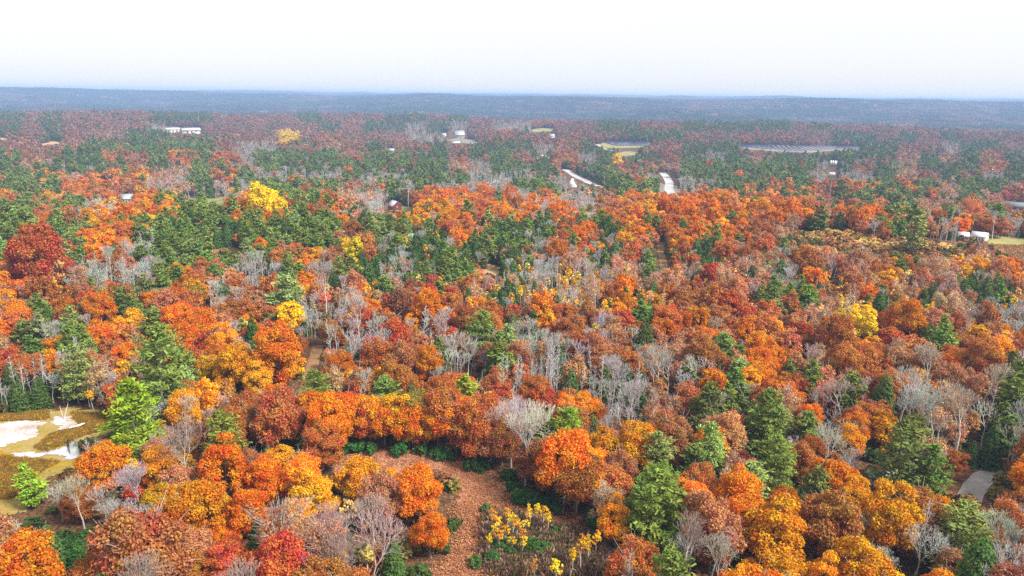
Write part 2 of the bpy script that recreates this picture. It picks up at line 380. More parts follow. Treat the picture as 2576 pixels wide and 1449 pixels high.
# ------------------------------------------------------------------ tree prototypes (unit: metres; each kind in a few shapes and finenesses)
def broadleaf(seed, h, r, leaf, cover, nblob, base=.30, twigs=0, sides=5, limbs=9, flat=1.0, light=False):
    """trunk with limbs, crown of many leaf clumps; returns (trunk builder, crown builder)"""
    global rng
    rng = np.random.default_rng(seed)
    tr, cr = MB(), MB()
    cz, az_ = h * (base + 1) / 2, h * (1 - base) / 2
    k = np.arange(nblob) + .5
    ph = np.arccos(1 - 1.62 * k / nblob); th = math.pi * (1 + 5 ** .5) * k + rng.uniform(-.35, .35, nblob)
    d = np.stack([np.cos(th) * np.sin(ph), np.sin(th) * np.sin(ph), np.cos(ph)], -1) + rng.normal(0, .10, (nblob, 3))
    lop = 1 + .16 * np.sin(np.arctan2(d[:, 1], d[:, 0]) * 2 + rng.uniform(0, 6)) + rng.uniform(-.26, .20, nblob)
    br = r * rng.uniform(.27, .46, nblob) * (26 / nblob) ** .35
    c = d * np.array([r, r, az_ * flat]) * (.74 * lop)[:, None] + np.array([0, 0, cz])
    # skeleton
    lean = rng.normal(0, .03 * h, 2)
    top = np.array([lean[0], lean[1], h * .72])
    rt = .018 * h + .06
    segs = [[0, 0, -.4, lean[0] * .3, lean[1] * .3, h * base * .8, rt * 1.25, rt * .85], [lean[0] * .3, lean[1] * .3, h * base * .8, *top, rt * .85, rt * .25]]
    pick = rng.permutation(nblob)[:limbs]
    for i in pick:
        z0 = h * rng.uniform(base * .7, base + .30); f = (z0 - h * base * .8) / (h * .72 - h * base * .8); f = min(max(f, 0), 1)
        p0 = np.array([lean[0] * .3, lean[1] * .3, h * base * .8]) * (1 - f) + top * f
        mid = (p0 + c[i]) / 2 + np.array([0, 0, -.05 * h * rng.random()])
        segs += [[*p0, *mid, rt * .42, rt * .26], [*mid, *c[i], rt * .26, rt * .08]]
    tr.tubes(segs, sides)
    if twigs:
        s2 = []
        for i in range(twigs):
            b = rng.integers(nblob); q = c[b] * .55 + np.array([0, 0, cz * .9]) * .45
            e = c[b] + (d[b] + rng.normal(0, .55, 3) + [0, 0, .3]) * br[b] * rng.uniform(.6, 1.02)
            w = max(.035, leaf * .09)
            s2.append([*(q * .5 + c[b] * .5), *e, w * 1.3, w * .6])
        tr.tubes(s2, 3, 1)
    # leaves on the clumps' outer sides
    per = np.maximum((cover * 4 * math.pi * br ** 2 * .55 / (leaf * leaf * .72)).astype(int), 3)
    for i in range(nblob):
        n = per[i]
        u = rng.normal(size=(n * 2, 3)); u /= np.linalg.norm(u, axis=1, keepdims=True)
        s = u @ (d[i] / np.linalg.norm(d[i])) + .35 * u[:, 2]
        u = u[np.argsort(-s + rng.normal(0, .35, len(s)))[:n]]
        rad_ = br[i] * rng.uniform(.62, 1.12, n) * (1 + .14 * np.sin(u[:, 0] * 9 + i) * np.cos(u[:, 1] * 8 + i * 2))
        p = c[i] + u * rad_[:, None] * np.array([1, 1, .82])
        nr = u * .8 + np.array([0, 0, .45]) + rng.normal(0, .50, (n, 3))
        cr.leaves(p, nr, leaf)
    return tr, cr

def pine(seed, h, leaf, plume, whorls=13, spread=.24, base=.28, dense=1.0, conic=.55, droop=.0):
    global rng
    rng = np.random.default_rng(seed)
    tr, cr = MB(), MB()
    lean = rng.normal(0, .012 * h, 2)
    rt = .014 * h + .05
    ax = lambda z: np.array([lean[0] * (z / h) ** 1.5, lean[1] * (z / h) ** 1.5, z])
    zz = np.linspace(0, h, 6)
    tr.tubes([[*(ax(zz[i]) - [0, 0, .4 if i == 0 else 0]), *ax(zz[i + 1]), rt * (1.15 - .21 * i), rt * (.94 - .21 * i)] for i in range(5)], 5)
    bs = []
    lop = rng.uniform(0, 6.28)
    for w in range(whorls):
        f = (w + rng.uniform(-.25, .25)) / (whorls - 1); f = min(max(f, 0), 1)
        z = h * (base + (1 - base) * f * .985)
        L = h * spread * (min(1, .62 + f * 2.0)) * (1 - f ** 2.6) ** .8 + .05 * h
        nb = max(3, int(rng.integers(4, 7) * dense * (1 - .35 * f)))
        a0 = rng.uniform(0, 6.28)
        for b in range(nb):
            if rng.random() < .10: continue
            a = a0 + 6.28 * b / nb + rng.normal(0, .25)
            l = L * rng.uniform(.55, 1.12) * (1 + .18 * math.cos(a - lop))
            up = (.10 + .55 * f - droop) + rng.normal(0, .10)
            dr = np.array([math.cos(a), math.sin(a), up]); dr /= np.linalg.norm(dr)
            p0 = ax(z); p1 = p0 + dr * l
            bs.append([*p0, *(p0 + dr * l * .8), rt * .26 * (1 - f * .6), rt * .07])
            m = max(2, int(l / (.085 * h) * 2.0))
            for q in range(m):
                t = .30 + .70 * (q + rng.random()) / m
                side = np.array([-dr[1], dr[0], 0]) * rng.normal(0, .26) * l * (1.1 - t * .6)
                c = p0 + dr * l * t + side + np.array([0, 0, rng.normal(0, .012 * h)])
                n = plume
                out = dr * .9 + rng.normal(0, .55, (n, 3)) + np.array([0, 0, .25 - droop])
                pp = c + rng.normal(0, 1, (n, 3)) * np.array([.034, .034, .014]) * h
                nr = np.array([0, 0, 1.]) + rng.normal(0, .45, (n, 3))
                cr.leaves(pp, nr, leaf, 0, .34, out)
    tr.tubes(bs, 3)
    n = plume * 4
    cr.leaves(ax(h * .97) + rng.normal(0, 1, (n, 3)) * np.array([.018, .018, .03]) * h, rng.normal(0, 1, (n, 3)), leaf, 0, .4, np.tile([0, 0, 1.], (n, 1)) + rng.normal(0, .5, (n, 3)))
    return tr, cr

def spire(seed, h, leaf, n, r=.20, base=.10, power=.85, lump=.25):
    """a dense evergreen cone"""
    global rng
    rng = np.random.default_rng(seed)
    tr, cr = MB(), MB()
    rt = .013 * h + .04
    tr.tubes([[0, 0, -.4, 0, 0, h * .5, rt, rt * .6], [0, 0, h * .5, 0, 0, h * .98, rt * .6, .02]], 5)
    f = 1 - np.sqrt(rng.random(n)); f = np.clip(f, 0, .985)
    a = rng.uniform(0, 6.28, n)
    o1, o2 = rng.uniform(0, 6.28, 2)
    R = h * r * (1 - f) ** power * (1 + lump * np.sin(a * 3 + o1 + f * 21) * np.cos(f * 34 + o2) + .12 * np.sin(a + o2)) * np.sqrt(rng.uniform(.45, 1.15, n)) + .01 * h
    z = h * (base + (1 - base) * f) - R * .18
    p = np.stack([np.cos(a) * R, np.sin(a) * R, z], -1)
    out = np.stack([np.cos(a), np.sin(a), -.25 + 0 * a], -1) + rng.normal(0, .35, (n, 3))
    nr = np.stack([np.cos(a) * .5, np.sin(a) * .5, .9 + 0 * a], -1) + rng.normal(0, .35, (n, 3))
    cr.leaves(p, nr, leaf, 0, .5, out)
    return tr, cr

def bare(seed, h, depth, thick, spread=.62, fork=3, base=.32, upright=.45, sides=3, spur=0):
    """leafless tree: trunk and limbs, and the fine twigs"""
    global rng
    rng = np.random.default_rng(seed)
    trunk, twig = [], []
    rt = .014 * h + .05
    def grow(p, d, L, r, lv):
        n = 2 if lv < 2 else 1
        q = p.copy(); dd = d.copy()
        for i in range(n):
            dd = dd + rng.normal(0, .10, 3) + np.array([0, 0, .06]); dd /= np.linalg.norm(dd)
            e = q + dd * L / n
            (trunk if lv < 3 else twig).append([*q, *e, max(r * (1 - .25 * i), thick * .5), max(r * (.75 - .25 * i), thick * .42)])
            if lv < 3 and lv > 0 and depth > 3:
                for _ in range(2):
                    s = dd + rng.normal(0, .8, 3); s /= np.linalg.norm(s)
                    m = q + (e - q) * rng.random()
                    twig.append([*m, *(m + s * L * .45), thick * .6, thick * .38])
            q = e
        if lv >= depth: return
        k = fork + int(rng.integers(0, 2)) - (1 if lv > 2 else 0)
        a0 = rng.uniform(0, 6.28)
        t = np.cross(dd, [0.3, 1, .2]); t /= np.linalg.norm(t); b = np.cross(dd, t)
        for i in range(max(2, k)):
            a = a0 + 6.28 * i / max(2, k) + rng.normal(0, .3)
            sp = spread * rng.uniform(.6, 1.25)
            nd = dd + (t * math.cos(a) + b * math.sin(a)) * sp + np.array([0, 0, upright * .4]); nd /= np.linalg.norm(nd)
            grow(q, nd, L * rng.uniform(.62, .84), r * .56, lv + 1)
    trunk.append([0, 0, -.4, 0, 0, h * base, rt * 1.2, rt * .85])
    grow(np.array([0, 0, h * base]), np.array([rng.normal(0, .08), rng.normal(0, .08), 1.]), h * .23, rt * .8, 0)
    for i in range(spur):
        z = h * rng.uniform(.25, .85); a = rng.uniform(0, 6.28); l = h * .10 * (1.2 - z / h)
        twig.append([0, 0, z, math.cos(a) * l, math.sin(a) * l, z - l * .15, thick, thick * .4])
    tr, cr = MB(), MB()
    tr.tubes(trunk, max(sides, 4)); cr.tubes(twig, sides)
    return tr, cr

def pole_stand(seed, h, thick, n):
    """tall thin bare tree: a straight stem, short ascending twigs near the top"""
    global rng
    rng = np.random.default_rng(seed)
    tr, cr = MB(), MB()
    l = rng.normal(0, .03 * h, 2)
    rt = .008 * h + .03
    tr.tubes([[0, 0, -.4, l[0] * .4, l[1] * .4, h * .5, max(rt, thick), max(rt * .7, thick * .8)], [l[0] * .4, l[1] * .4, h * .5, l[0], l[1], h, max(rt * .7, thick * .8), thick * .4]], 4)
    s = []
    for i in range(n):
        z = h * rng.uniform(.35, .97); f = z / h
        p = np.array([l[0] * f, l[1] * f, z]); a = rng.uniform(0, 6.28)
        L = h * .17 * (1.25 - f) * rng.uniform(.5, 1.2)
        dv = np.array([math.cos(a), math.sin(a), rng.uniform(.5, 1.5)]); dv /= np.linalg.norm(dv)
        e = p + dv * L
        s.append([*p, *e, thick * .55, thick * .35])
        for _ in range(2):
            w = dv + rng.normal(0, .5, 3); w /= np.linalg.norm(w)
            m = p + (e - p) * rng.uniform(.3, .9); s.append([*m, *(m + w * L * .5), thick * .4, thick * .28])
    cr.tubes(s, 3)
    return tr, cr

def shrub(seed, h, r, leaf, cover, nb):
    t, c = broadleaf(seed, h, r, leaf, cover, nb, base=.02, limbs=4, sides=3)
    return t, c

# kind -> (object name, category, bark material, leaf material, [ [fine shapes], [middle], [coarse], [far] ])
def shapes(fn, specs): return [[fn(*a) for a in lv] for lv in specs]
S = 0
def bl(h, r, leafs, covers, blobs, nv=(4, 3, 3, 2), **k):
    out = []
    for lv in range(4):
        row = []
        for i in range(nv[lv]):
            kk = dict(k)
            if lv >= 2: kk['limbs'] = 3; kk['sides'] = 3
            if lv == 1: kk['limbs'] = 6; kk['sides'] = 4
            kk['twigs'] = [k.get('twigs', 0), k.get('twigs', 0) // 3, k.get('twigs', 0) // 8, 0][lv]
            row.append(broadleaf(1000 + lv * 17 + i * 3 + int(h * 31 + r * 7), h * (1 + .06 * (i % 2)), r * (1 - .07 * (i % 3)), leafs[lv], covers[lv], max(5, int(blobs[lv] * (1 + .2 * (i % 2)))), **kk))
        out.append(row)
    return out
LF = (.32, .60, 1.3, 2.4)
PROTO = {
 'oak':   bl(15.5, 6.2, LF, (1.5, 1.5, 1.6, 1.8), (42, 30, 20, 10), base=.12, twigs=60),
 'maple': bl(14, 5.2, LF, (1.4, 1.5, 1.6, 1.8), (36, 26, 16, 9), base=.10, twigs=40),
 'gold':  bl(14.5, 5.4, LF, (1.4, 1.5, 1.6, 1.8), (36, 26, 16, 9), base=.13, twigs=30),
 'beech': bl(14, 5.4, LF, (1.25, 1.3, 1.4, 1.6), (42, 30, 18, 10), base=.08, twigs=220),
 'ash':   bl(15, 4.2, (.30, .5, 1.1, 2.0), (.45, .5, .65, .9), (28, 22, 15, 9), base=.25, twigs=520),
 'aspen': bl(11, 1.6, (.34, .5, .8, 1.4), (.9, 1.0, 1.1, 1.3), (14, 11, 8, 6), base=.52, flat=1.15, twigs=30),
}
def pn(lv, i): return pine(50 + lv * 9 + i, 16 * (1 + .08 * (i % 2)), (.85, 1.3, 2.0, 3.2)[lv], (13, 8, 5, 3)[lv], (13, 11, 8, 6)[lv], (.31, .28, .34, .30)[i % 4], (.14, .22, .18, .12)[i % 4], (1.2, 1.1, 1., .9)[lv])
PROTO['pine'] = [[pn(0, i) for i in range(4)], [pn(1, i) for i in range(3)], [pn(2, i) for i in range(3)], [pn(3, i) for i in range(2)]]
def hm(lv, i): return spire(80 + lv * 9 + i, 14 * (1 + .1 * (i % 2)), (.62, 1.0, 1.6, 2.8)[lv], (3600, 1300, 420, 110)[lv], (.23, .28, .25)[i % 3], .06, (.75, .62, .9)[i % 3])
PROTO['hemlock'] = [[hm(lv, i) for i in range(n)] for lv, n in ((0, 3), (1, 3), (2, 3), (3, 2))]
def br_(lv, i): return bare(110 + lv * 9 + i, 16 * (1 + .08 * (i % 2)), (6, 4, 3, 3)[lv], (.06, .11, .19, .30)[lv], (.62, .5, .7)[i % 3], (3, 3, 3, 2)[lv], (.26, .32, .2)[i % 3])
PROTO['bare'] = [[br_(lv, i) for i in range(n)] for lv, n in ((0, 4), (1, 3), (2, 3), (3, 2))]
def ps(lv, i): return pole_stand(150 + lv * 9 + i, 16 * (1 + .08 * (i % 3)), (.09, .13, .2, .3)[lv], (60, 34, 18, 10)[lv])
PROTO['pole'] = [[ps(lv, i) for i in range(n)] for lv, n in ((0, 3), (1, 3), (2, 2), (3, 1))]
def sh(lv, i): return shrub(190 + lv * 9 + i, 2.6, 1.7, (.26, .45, .9, 1.4)[lv], (1.5, 1.5, 1.6, 1.6)[lv], (14, 10, 7, 5)[lv])
PROTO['shrub'] = [[sh(lv, i) for i in range(n)] for lv, n in ((0, 3), (1, 2), (2, 2), (3, 1))]
HT = dict(oak=15.5, maple=14, gold=14.5, beech=14, ash=15, aspen=11, pine=16, hemlock=14, bare=16, pole=16, shrub=2.6)
CW = dict(oak=12.8, maple=10.8, gold=11.2, beech=11.3, ash=9, aspen=3.4, pine=9.5, hemlock=6.6, bare=9.5, pole=4, shrub=3.6)
KMATS = dict(oak=(BARK, LEAF), maple=(BARK, LEAF), gold=(BARK, LEAF), beech=(BARK, LEAF), ash=(PALEBARK, LEAF), aspen=(PALEBARK, LEAF), pine=(BARK, NEEDLE),
             hemlock=(BARK, NEEDLE), bare=(PALEBARK, TWIG), pole=(PALEBARK, TWIG), shrub=(BARK, NEEDLE))
KNAME = dict(oak='oak_tree', maple='maple_tree', gold='hickory_tree', beech='beech_tree', ash='ash_tree', aspen='aspen_tree', pine='pine_tree', hemlock='hemlock_tree',
             bare='bare_tree', pole='leafless_tree', shrub='shrub')
WOODS = dict(oak='oak_woods', maple='maple_woods', gold='hickory_woods', beech='beech_woods', ash='ash_woods', aspen='aspen_woods', pine='pine_woods', hemlock='hemlock_woods',
             bare='bare_woods', pole='leafless_woods', shrub='shrubbery')

MESH = {}          # kind -> level -> [(trunk mesh, crown mesh, joint mesh)]
TWIGBARK = PALEBARK
for k, lv in PROTO.items():
    bm_, lm_ = KMATS[k]
    MESH[k] = []
    for L, row in enumerate(lv):
        out = []
        for t, c in row:
            j = MB()
            for src, off in ((t, 0), (c, 2)):
                for v, f, mi, l in zip(src.v, src.f, src.m, src.lv):
                    j.v.append(v); j.lv.append(l); j.m.append(mi + off)
            # faces already carry their own offsets inside each source
            nt = t.n
            j.f = list(t.f) + [f + nt for f in c.f]; j.n = nt + c.n
            jm = j.mesh(KNAME[k], [bm_, TWIGBARK, lm_])
            tm = cm = None
            if L < 2:
                tm = t.mesh("trunk", [bm_, TWIGBARK]); cm = c.mesh("crown", [lm_])
            out.append((tm, cm, jm))
        MESH[k].append(out)
rng = np.random.default_rng(21)

# ------------------------------------------------------------------ what grows where (crown colours read off the photo: 48 columns; far rows 30, near rows 60 source pixels)
FAR = """
DDDDDDDDDDDD DDDDDDDDDDDD DDDDDDDDDDDD DDDDDDDDDDDD
RDRDDDDDDDDD DDRRDDDDDDDD DDDDRRRRRRDD DDDDRDDDDDDD
DRRRDDDRDDDD DRRRDDDDDDDD DDDRRDDDRRRR RDDDDRRRRRRD
DRDRRRRDDDRR RRPRRRDPRPRR RRRDPDDDDRRD PRRTPPRDRRRD
DRDRRTRBRRRR RRRDOPDBDBRB BORRPDRRPDDP PRPRRRTRRTRT
RRDRTTPPRRRR RYRORRTBBBRO RRRRRDPPRRRR RRTPDRDRDRRR
RTRTPPPPPPRB BRRTRDTRDRDP PBRPPPRRDDPP PPDPDPRRBDPT
PRRPDORPOPOB PPDPRDPDDRDP RDOBPDDRDBDT DDDPDDTDTPOD
DADDDDRDAPDT PDDDPPDDPTBD DDRDDRRTPPPP PPBDRDADDDOD
PPGTROGTBPOP BBBBDBBDDDWW WDBBPRBBDDDD PDBBBPTRDRBD
PPPOGRRBTDBB PPPPRRPPBBBB PPBDDPPBBBPP OPROGPGPTPPR
OPGOROGGPPBG YPDRTBBOOOOO BOBBRRGOOOOG OGRRPPPRTPTM
PPOPBGOOPPPO ORPODBTGGORO OBOBROGOOGOO OORDORPTDORT
PRPRROOPPOPP OPPPOPPPOGRP ODOPORDRGROR RRDROPRTOGRO
"""
NEAR = """
PGPPGOPPPDDP PPPPRPPDDODD DDOODGOODOOR RTTRTOPTBOOB
PRMPRRBPPPPP PRORYDBDDDDD DBRDDRDRDDRR DOTTTRPTTGTT
OMYBBBBPORRB BPORDDBDAPTB ABABATDTAMTT BGARROARTDTO
OTRRPRPROGBR OPTBRARMARAD AAABAOAORRRT PDRAADADTDDA
OPDOMGGDROROR PBBRORGOORM DRGARGDRRRRR RRTAYRADRTRB
RPBPORAOOMTP OORRBBMRBOPR BBRBTORORGOR GOORGMORPRGO
MGOBROOPGRGG OOYTBMRRDBBP RBBRRRDTOPPO OOTRRORMORGR
WWWPAWRPPOTO OOPROGOORTOR WWWWDDBBORPO OODTRRORGOMP
WWDDWDDPOGTO GRPRRBPORPOO ORRRBBTROPBR TOORDRBATTRP
BTTTTPPDBPRR RDPGRTOGOTRR BRRRBRROGPMP PGBBRGPBTTBP
TTTTTPPRBPOR GOPOMGOOOROR BBPPRGRRGOMP PBRGRGPTRTBB
TTTBBYOROROR GORRRORMDRRB BTPRGGPRPPTP RGTBBPPBBRRO
TPBOBBOTROGO ORORGGTOOROR BRPOOOPRRROP PGOOTTPPTTRO
PBBTRBOGRROG RBGTTROOOORR RROOTOPPOOOO OPORGTTRGGOO
TBBRRBBGROOR OTRTRBOOROAA AATDROPPORPG GGRRBGORPPRR
TBDPTROOORRD OTORTRAOROAA ATTDRROPBRPG GGRRBOOBPPRB
RDPPRRRRGMMD RDORDRRMRROD DTAADBOBBBOG GGRRGOBBRBRO
ORRDRORORGMR RRRORRTAARRT TATABGMPBOOR OGRROOOROBBO
"""
def grid(t):
    r = ["".join(l.split()) for l in t.strip().splitlines()]
    return [(l + l[-1] * 48)[:48] for l in r]
FAR, NEAR = grid(FAR), grid(NEAR)
TINT = dict(orange=(.60, .175, .012), golden=(.66, .29, .014), yellow=(.78, .50, .014), rust=(.42, .140, .035), salmon=(.50, .205, .09), copper=(.33, .125, .05),
            red=(.44, .090, .032), crimson=(.30, .075, .035), tan=(.50, .27, .13), straw=(.80, .52, .16), green=(.15, .205, .038), pale=(.215, .27, .075), lime=(.25, .32, .03),
            dark=(.062, .112, .026), grey=(.40, .39, .37), pinkish=(.38, .30, .265), brown=(.30, .22, .19), olive=(.26, .20, .03), deep=(.045, .105, .022))
MIX = dict(
 O=[('oak', 'orange', 50), ('oak', 'rust', 14), ('gold', 'golden', 13), ('maple', 'red', 5), ('beech', 'salmon', 10), ('pine', 'green', 3), ('bare', 'grey', 3), ('oak', 'olive', 2)],
 R=[('beech', 'rust', 34), ('beech', 'salmon', 24), ('oak', 'rust', 18), ('beech', 'copper', 8), ('maple', 'red', 6), ('oak', 'orange', 5), ('bare', 'pinkish', 3), ('ash', 'tan', 2)],
 M=[('maple', 'red', 62), ('maple', 'crimson', 20), ('oak', 'rust', 18)],
 G=[('gold', 'golden', 62), ('oak', 'orange', 26), ('gold', 'yellow', 2), ('oak', 'olive', 6)],
 Y=[('gold', 'yellow', 100)],
 P=[('pine', 'green', 64), ('pine', 'pale', 20), ('hemlock', 'dark', 10), ('oak', 'orange', 3), ('beech', 'rust', 3)],
 D=[('hemlock', 'dark', 58), ('pine', 'green', 22), ('bare', 'grey', 9), ('beech', 'rust', 6), ('aspen', 'golden', 5)],
 B=[('bare', 'grey', 58), ('pole', 'grey', 22), ('bare', 'pinkish', 9), ('hemlock', 'dark', 6), ('ash', 'tan', 5)],
 W=[('pole', 'grey', 60), ('bare', 'grey', 20), ('hemlock', 'dark', 16), ('pole', 'pinkish', 4)],
 T=[('ash', 'tan', 34), ('beech', 'salmon', 22), ('bare', 'pinkish', 16), ('ash', 'salmon', 18), ('aspen', 'straw', 10)],
 A=[('aspen', 'golden', 34), ('aspen', 'yellow', 18), ('aspen', 'straw', 16), ('pole', 'pinkish', 12), ('ash', 'tan', 12), ('hemlock', 'dark', 8)])
KEYS = sorted(MIX)
def letter(px, py):
    """grid letters for arrays of frame pixels (1024 x 576)"""
    sx, sy = px * 3000 / W, py * 1688 / HH
    c = np.clip((sx / 62.5).astype(int), 0, 47)
    fr = np.clip(((sy - 240) / 30).astype(int), 0, 13); nr = np.clip(((sy - 640) / 60).astype(int), 0, 17)
    return np.array([FAR[f][k] if y < 640 else NEAR[n][k] for f, n, k, y in zip(fr, nr, c, sy)])

# ------------------------------------------------------------------ single trees one can pick out (photo view: crown centre x, y, crown width) and what they are
PICK = [
 (890, 625, 58, 'gold', 'yellow', 'brilliant lemon yellow tree standing alone against dark evergreens', 'the lemon yellow tree'),
 (133, 687, 54, 'ash', 'straw', 'pale straw yellow tree with thin round crown among bare trees', 'the pale straw tree'),
 (655, 508, 62, 'gold', 'yellow', 'broad bright yellow tree on the ridge above an orange oak', 'the yellow ridge tree'),
 (1550, 408, 46, 'gold', 'yellow', 'bright yellow spreading tree in the valley beside maroon woods', 'the yellow valley tree'),
 (720, 353, 18, 'gold', 'yellow', 'small bright yellow tree alone on the far rusty hillside', 'the far yellow tree'),
 (693, 905, 118, 'oak', 'orange', 'great orange oak with a towering crown left of the woods track', 'the great track oak'),
 (1783, 692, 46, 'maple', 'red', 'small fiery red maple at the foot of tall dark evergreens', 'the fiery red maple'),
 (1158, 985, 72, 'pine', 'lime', 'bright lime green pine alone among salmon broadleaf trees', 'the lime green pine'),
 (787, 1012, 84, 'pine', 'green', 'large bluish green pine at the near end of the woods track', 'the track pine'),
 (392, 945, 112, 'pine', 'green', 'big dark layered pine left of the golden trees', 'the big layered pine'),
 (335, 1055, 108, 'pine', 'lime', 'drooping yellow green pine at the edge of the marsh', 'the marsh pine'),
 (817, 748, 74, 'bare', 'grey', 'large silver leafless tree in front of dark evergreens', 'the silver bare tree'),
 (1655, 940, 86, 'bare', 'grey', 'round white leafless tree among rusty woods', 'the round white tree'),
 (1655, 1285, 122, 'pine', 'green', 'largest green pine, spreading among orange oaks near the clearing', 'the spreading pine'),
 (1440, 1095, 78, 'pine', 'lime', 'yellow green pine behind the bare birches by the clearing', 'the yellow green pine'),
 (1655, 1150, 76, 'pine', 'pale', 'pale green pine left of a darker green pair', 'the pale green pine'),
 (1780, 1140, 78, 'pine', 'pale', 'hazy grey green pine rising behind a darker pine', 'the grey green pine'),
 (1738, 1165, 74, 'pine', 'green', 'dark green pine in front of a hazy grey green one', 'the darker pine'),
 (1958, 1180, 76, 'pine', 'green', 'green pine between golden trees and rusty oaks', 'the green inland pine'),
 (2045, 1240, 64, 'pine', 'green', 'small round green pine above the large golden tree', 'the small round pine'),
 (2255, 1150, 96, 'pine', 'green', 'tall green pine with a sunlit right side beside the grey roof', 'the tall roadside pine'),
 (2290, 1080, 60, 'pine', 'green', 'green pine directly behind a small golden tree', 'the upper right pine'),
 (2402, 1328, 110, 'pine', 'pale', 'wide pale green pine at the lower right', 'the wide pale pine'),
 (2335, 1195, 70, 'pine', 'green', 'loose green pine right of the grey roof', 'the loose pine'),
 (1925, 1060, 84, 'pine', 'green', 'broad green pine among rust brown woods at right', 'the broad green pine'),
 (1487, 1078, 30, 'hemlock', 'deep', 'slim dark green column of an evergreen beside a yellow green pine', 'the slim evergreen'),
 (1945, 1335, 150, 'gold', 'golden', 'huge golden tree with rounded lobes at lower right', 'the huge golden tree'),
 (775, 1240, 108, 'gold', 'golden', 'golden domed tree left of the clearing', 'the golden domed tree'),
 (403, 1258, 92, 'gold', 'golden', 'golden orange tree on a visible trunk at lower left', 'the golden trunk tree'),
 (325, 1122, 56, 'gold', 'golden', 'narrow amber tree right of the pond', 'the amber pond tree'),
 (250, 1168, 100, 'maple', 'orange', 'salmon orange tree in front of the pond', 'the salmon pond tree'),
 (895, 1182, 116, 'gold', 'golden', 'yellow topped tree at the front edge of the clearing', 'the yellow topped tree'),
 (1055, 1235, 128, 'oak', 'orange', 'massive orange oak inside the bend of the clearing', 'the massive oak'),
 (1083, 1345, 84, 'oak', 'orange', 'deep orange oak leaning over the leaf covered path', 'the path oak'),
 (960, 1265, 110, 'beech', 'salmon', 'copper pink tree behind a bare forked trunk', 'the copper pink tree'),
 (940, 1310, 82, 'bare', 'pinkish', 'pale leafless forked tree in front of the massive orange oak', 'the forked bare tree'),
 (465, 1068, 66, 'bare', 'grey', 'bushy silver leafless tree above a salmon tree by the marsh', 'the silver marsh tree'),
 (408, 1085, 52, 'beech', 'rust', 'dark rust tree between the marsh pine and a silver tree', 'the dark rust tree'),
 (530, 1005, 62, 'gold', 'golden', 'tall golden tree with a bright top left of the great oak', 'the tall golden tree'),
 (640, 965, 76, 'gold', 'golden', 'amber tree below the great orange oak', 'the amber tree'),
 (525, 925, 72, 'gold', 'golden', 'bright amber tree right of a green pine', 'the bright amber tree'),
 (470, 980, 68, 'oak', 'rust', 'dark orange oak with an open crown above bare trees', 'the open orange oak'),
 (665, 1215, 96, 'oak', 'orange', 'flaming orange oak at the left side of the clearing', 'the flaming oak'),
 (560, 1190, 110, 'maple', 'orange', 'wide salmon orange maple on the left slope', 'the wide salmon maple'),
 (690, 1060, 120, 'beech', 'rust', 'rust red tree at the foot of the woods track', 'the rust red tree'),
 (720, 738, 66, 'pine', 'pale', 'fresh green pine left of the silver bare tree', 'the fresh green pine'),
 (638, 838, 48, 'hemlock', 'deep', 'dark green conical evergreen above orange trees', 'the conical evergreen'),
 (735, 795, 70, 'gold', 'yellow', 'yellow topped tree under the fresh green pine', 'the yellow crest tree'),
 (100, 645, 110, 'maple', 'red', 'large crimson orange maple at the left edge of the woods', 'the large crimson maple'),
 (2117, 500, 40, 'pine', 'green', 'tall dark green pine clump tree on the right ridge', 'the right ridge pine'),
 (2180, 505, 26, 'pine', 'green', 'narrow dark pine with bare trunk right of a broader pine', 'the narrow ridge pine'),
 (2292, 590, 42, 'pine', 'pale', 'lone olive green pine in the dry meadow', 'the meadow pine'),
 (2062, 540, 42, 'pine', 'green', 'green pine left of the dry meadow', 'the left meadow pine'),
 (1027, 492, 44, 'bare', 'grey', 'fan shaped grey tree beside the red barn', 'the barn tree'),
 (2560, 1010, 70, 'pine', 'green', 'green pine at the right edge above bare trees', 'the right edge pine'),
 (2480, 1060, 58, 'bare', 'grey', 'white leafless tree at the right edge', 'the right edge bare tree'),
 (2140, 1115, 72, 'gold', 'golden', 'golden capped tree above the grey roof', 'the golden capped tree'),
 (2230, 1090, 64, 'gold', 'golden', 'amber tree left of a green pine at right', 'the right amber tree'),
 (2095, 1040, 56, 'bare', 'brown', 'dark brownish leafless tree among orange woods', 'the brown bare tree'),
 (1870, 1000, 58, 'bare', 'pinkish', 'pinkish leafless tree below rusty woods', 'the pinkish bare tree'),
 (2165, 1335, 70, 'bare', 'grey', 'pale leafless tree between golden and rust trees at lower right', 'the lower pale tree'),
 (2310, 1385, 78, 'bare', 'grey', 'spreading pale leafless tree near the bottom right', 'the spreading bare tree'),
 (1715, 1345, 60, 'bare', 'grey', 'pale leafless tree below the spreading pine', 'the pale bare tree'),
 (2245, 1320, 120, 'gold', 'golden', 'wide amber tree at lower right beside a pale leafless tree', 'the wide amber tree'),
 (2080, 1330, 130, 'beech', 'rust', 'large rusty tree right of the huge golden tree', 'the large rusty tree'),
 (150, 1255, 50, 'bare', 'grey', 'greyish leafless tree at the near edge of the marsh', 'the near marsh tree'),
 (75, 1218, 50, 'pine', 'lime', 'small bright green pine standing in the marsh', 'the bright marsh pine'),
 (1195, 925, 30, 'bare', 'grey', 'thin silver tree behind the lime green pine', 'the thin silver tree'),
 (575, 1400, 100, 'maple', 'red', 'vivid red maple at the bottom left', 'the vivid red maple'),
]
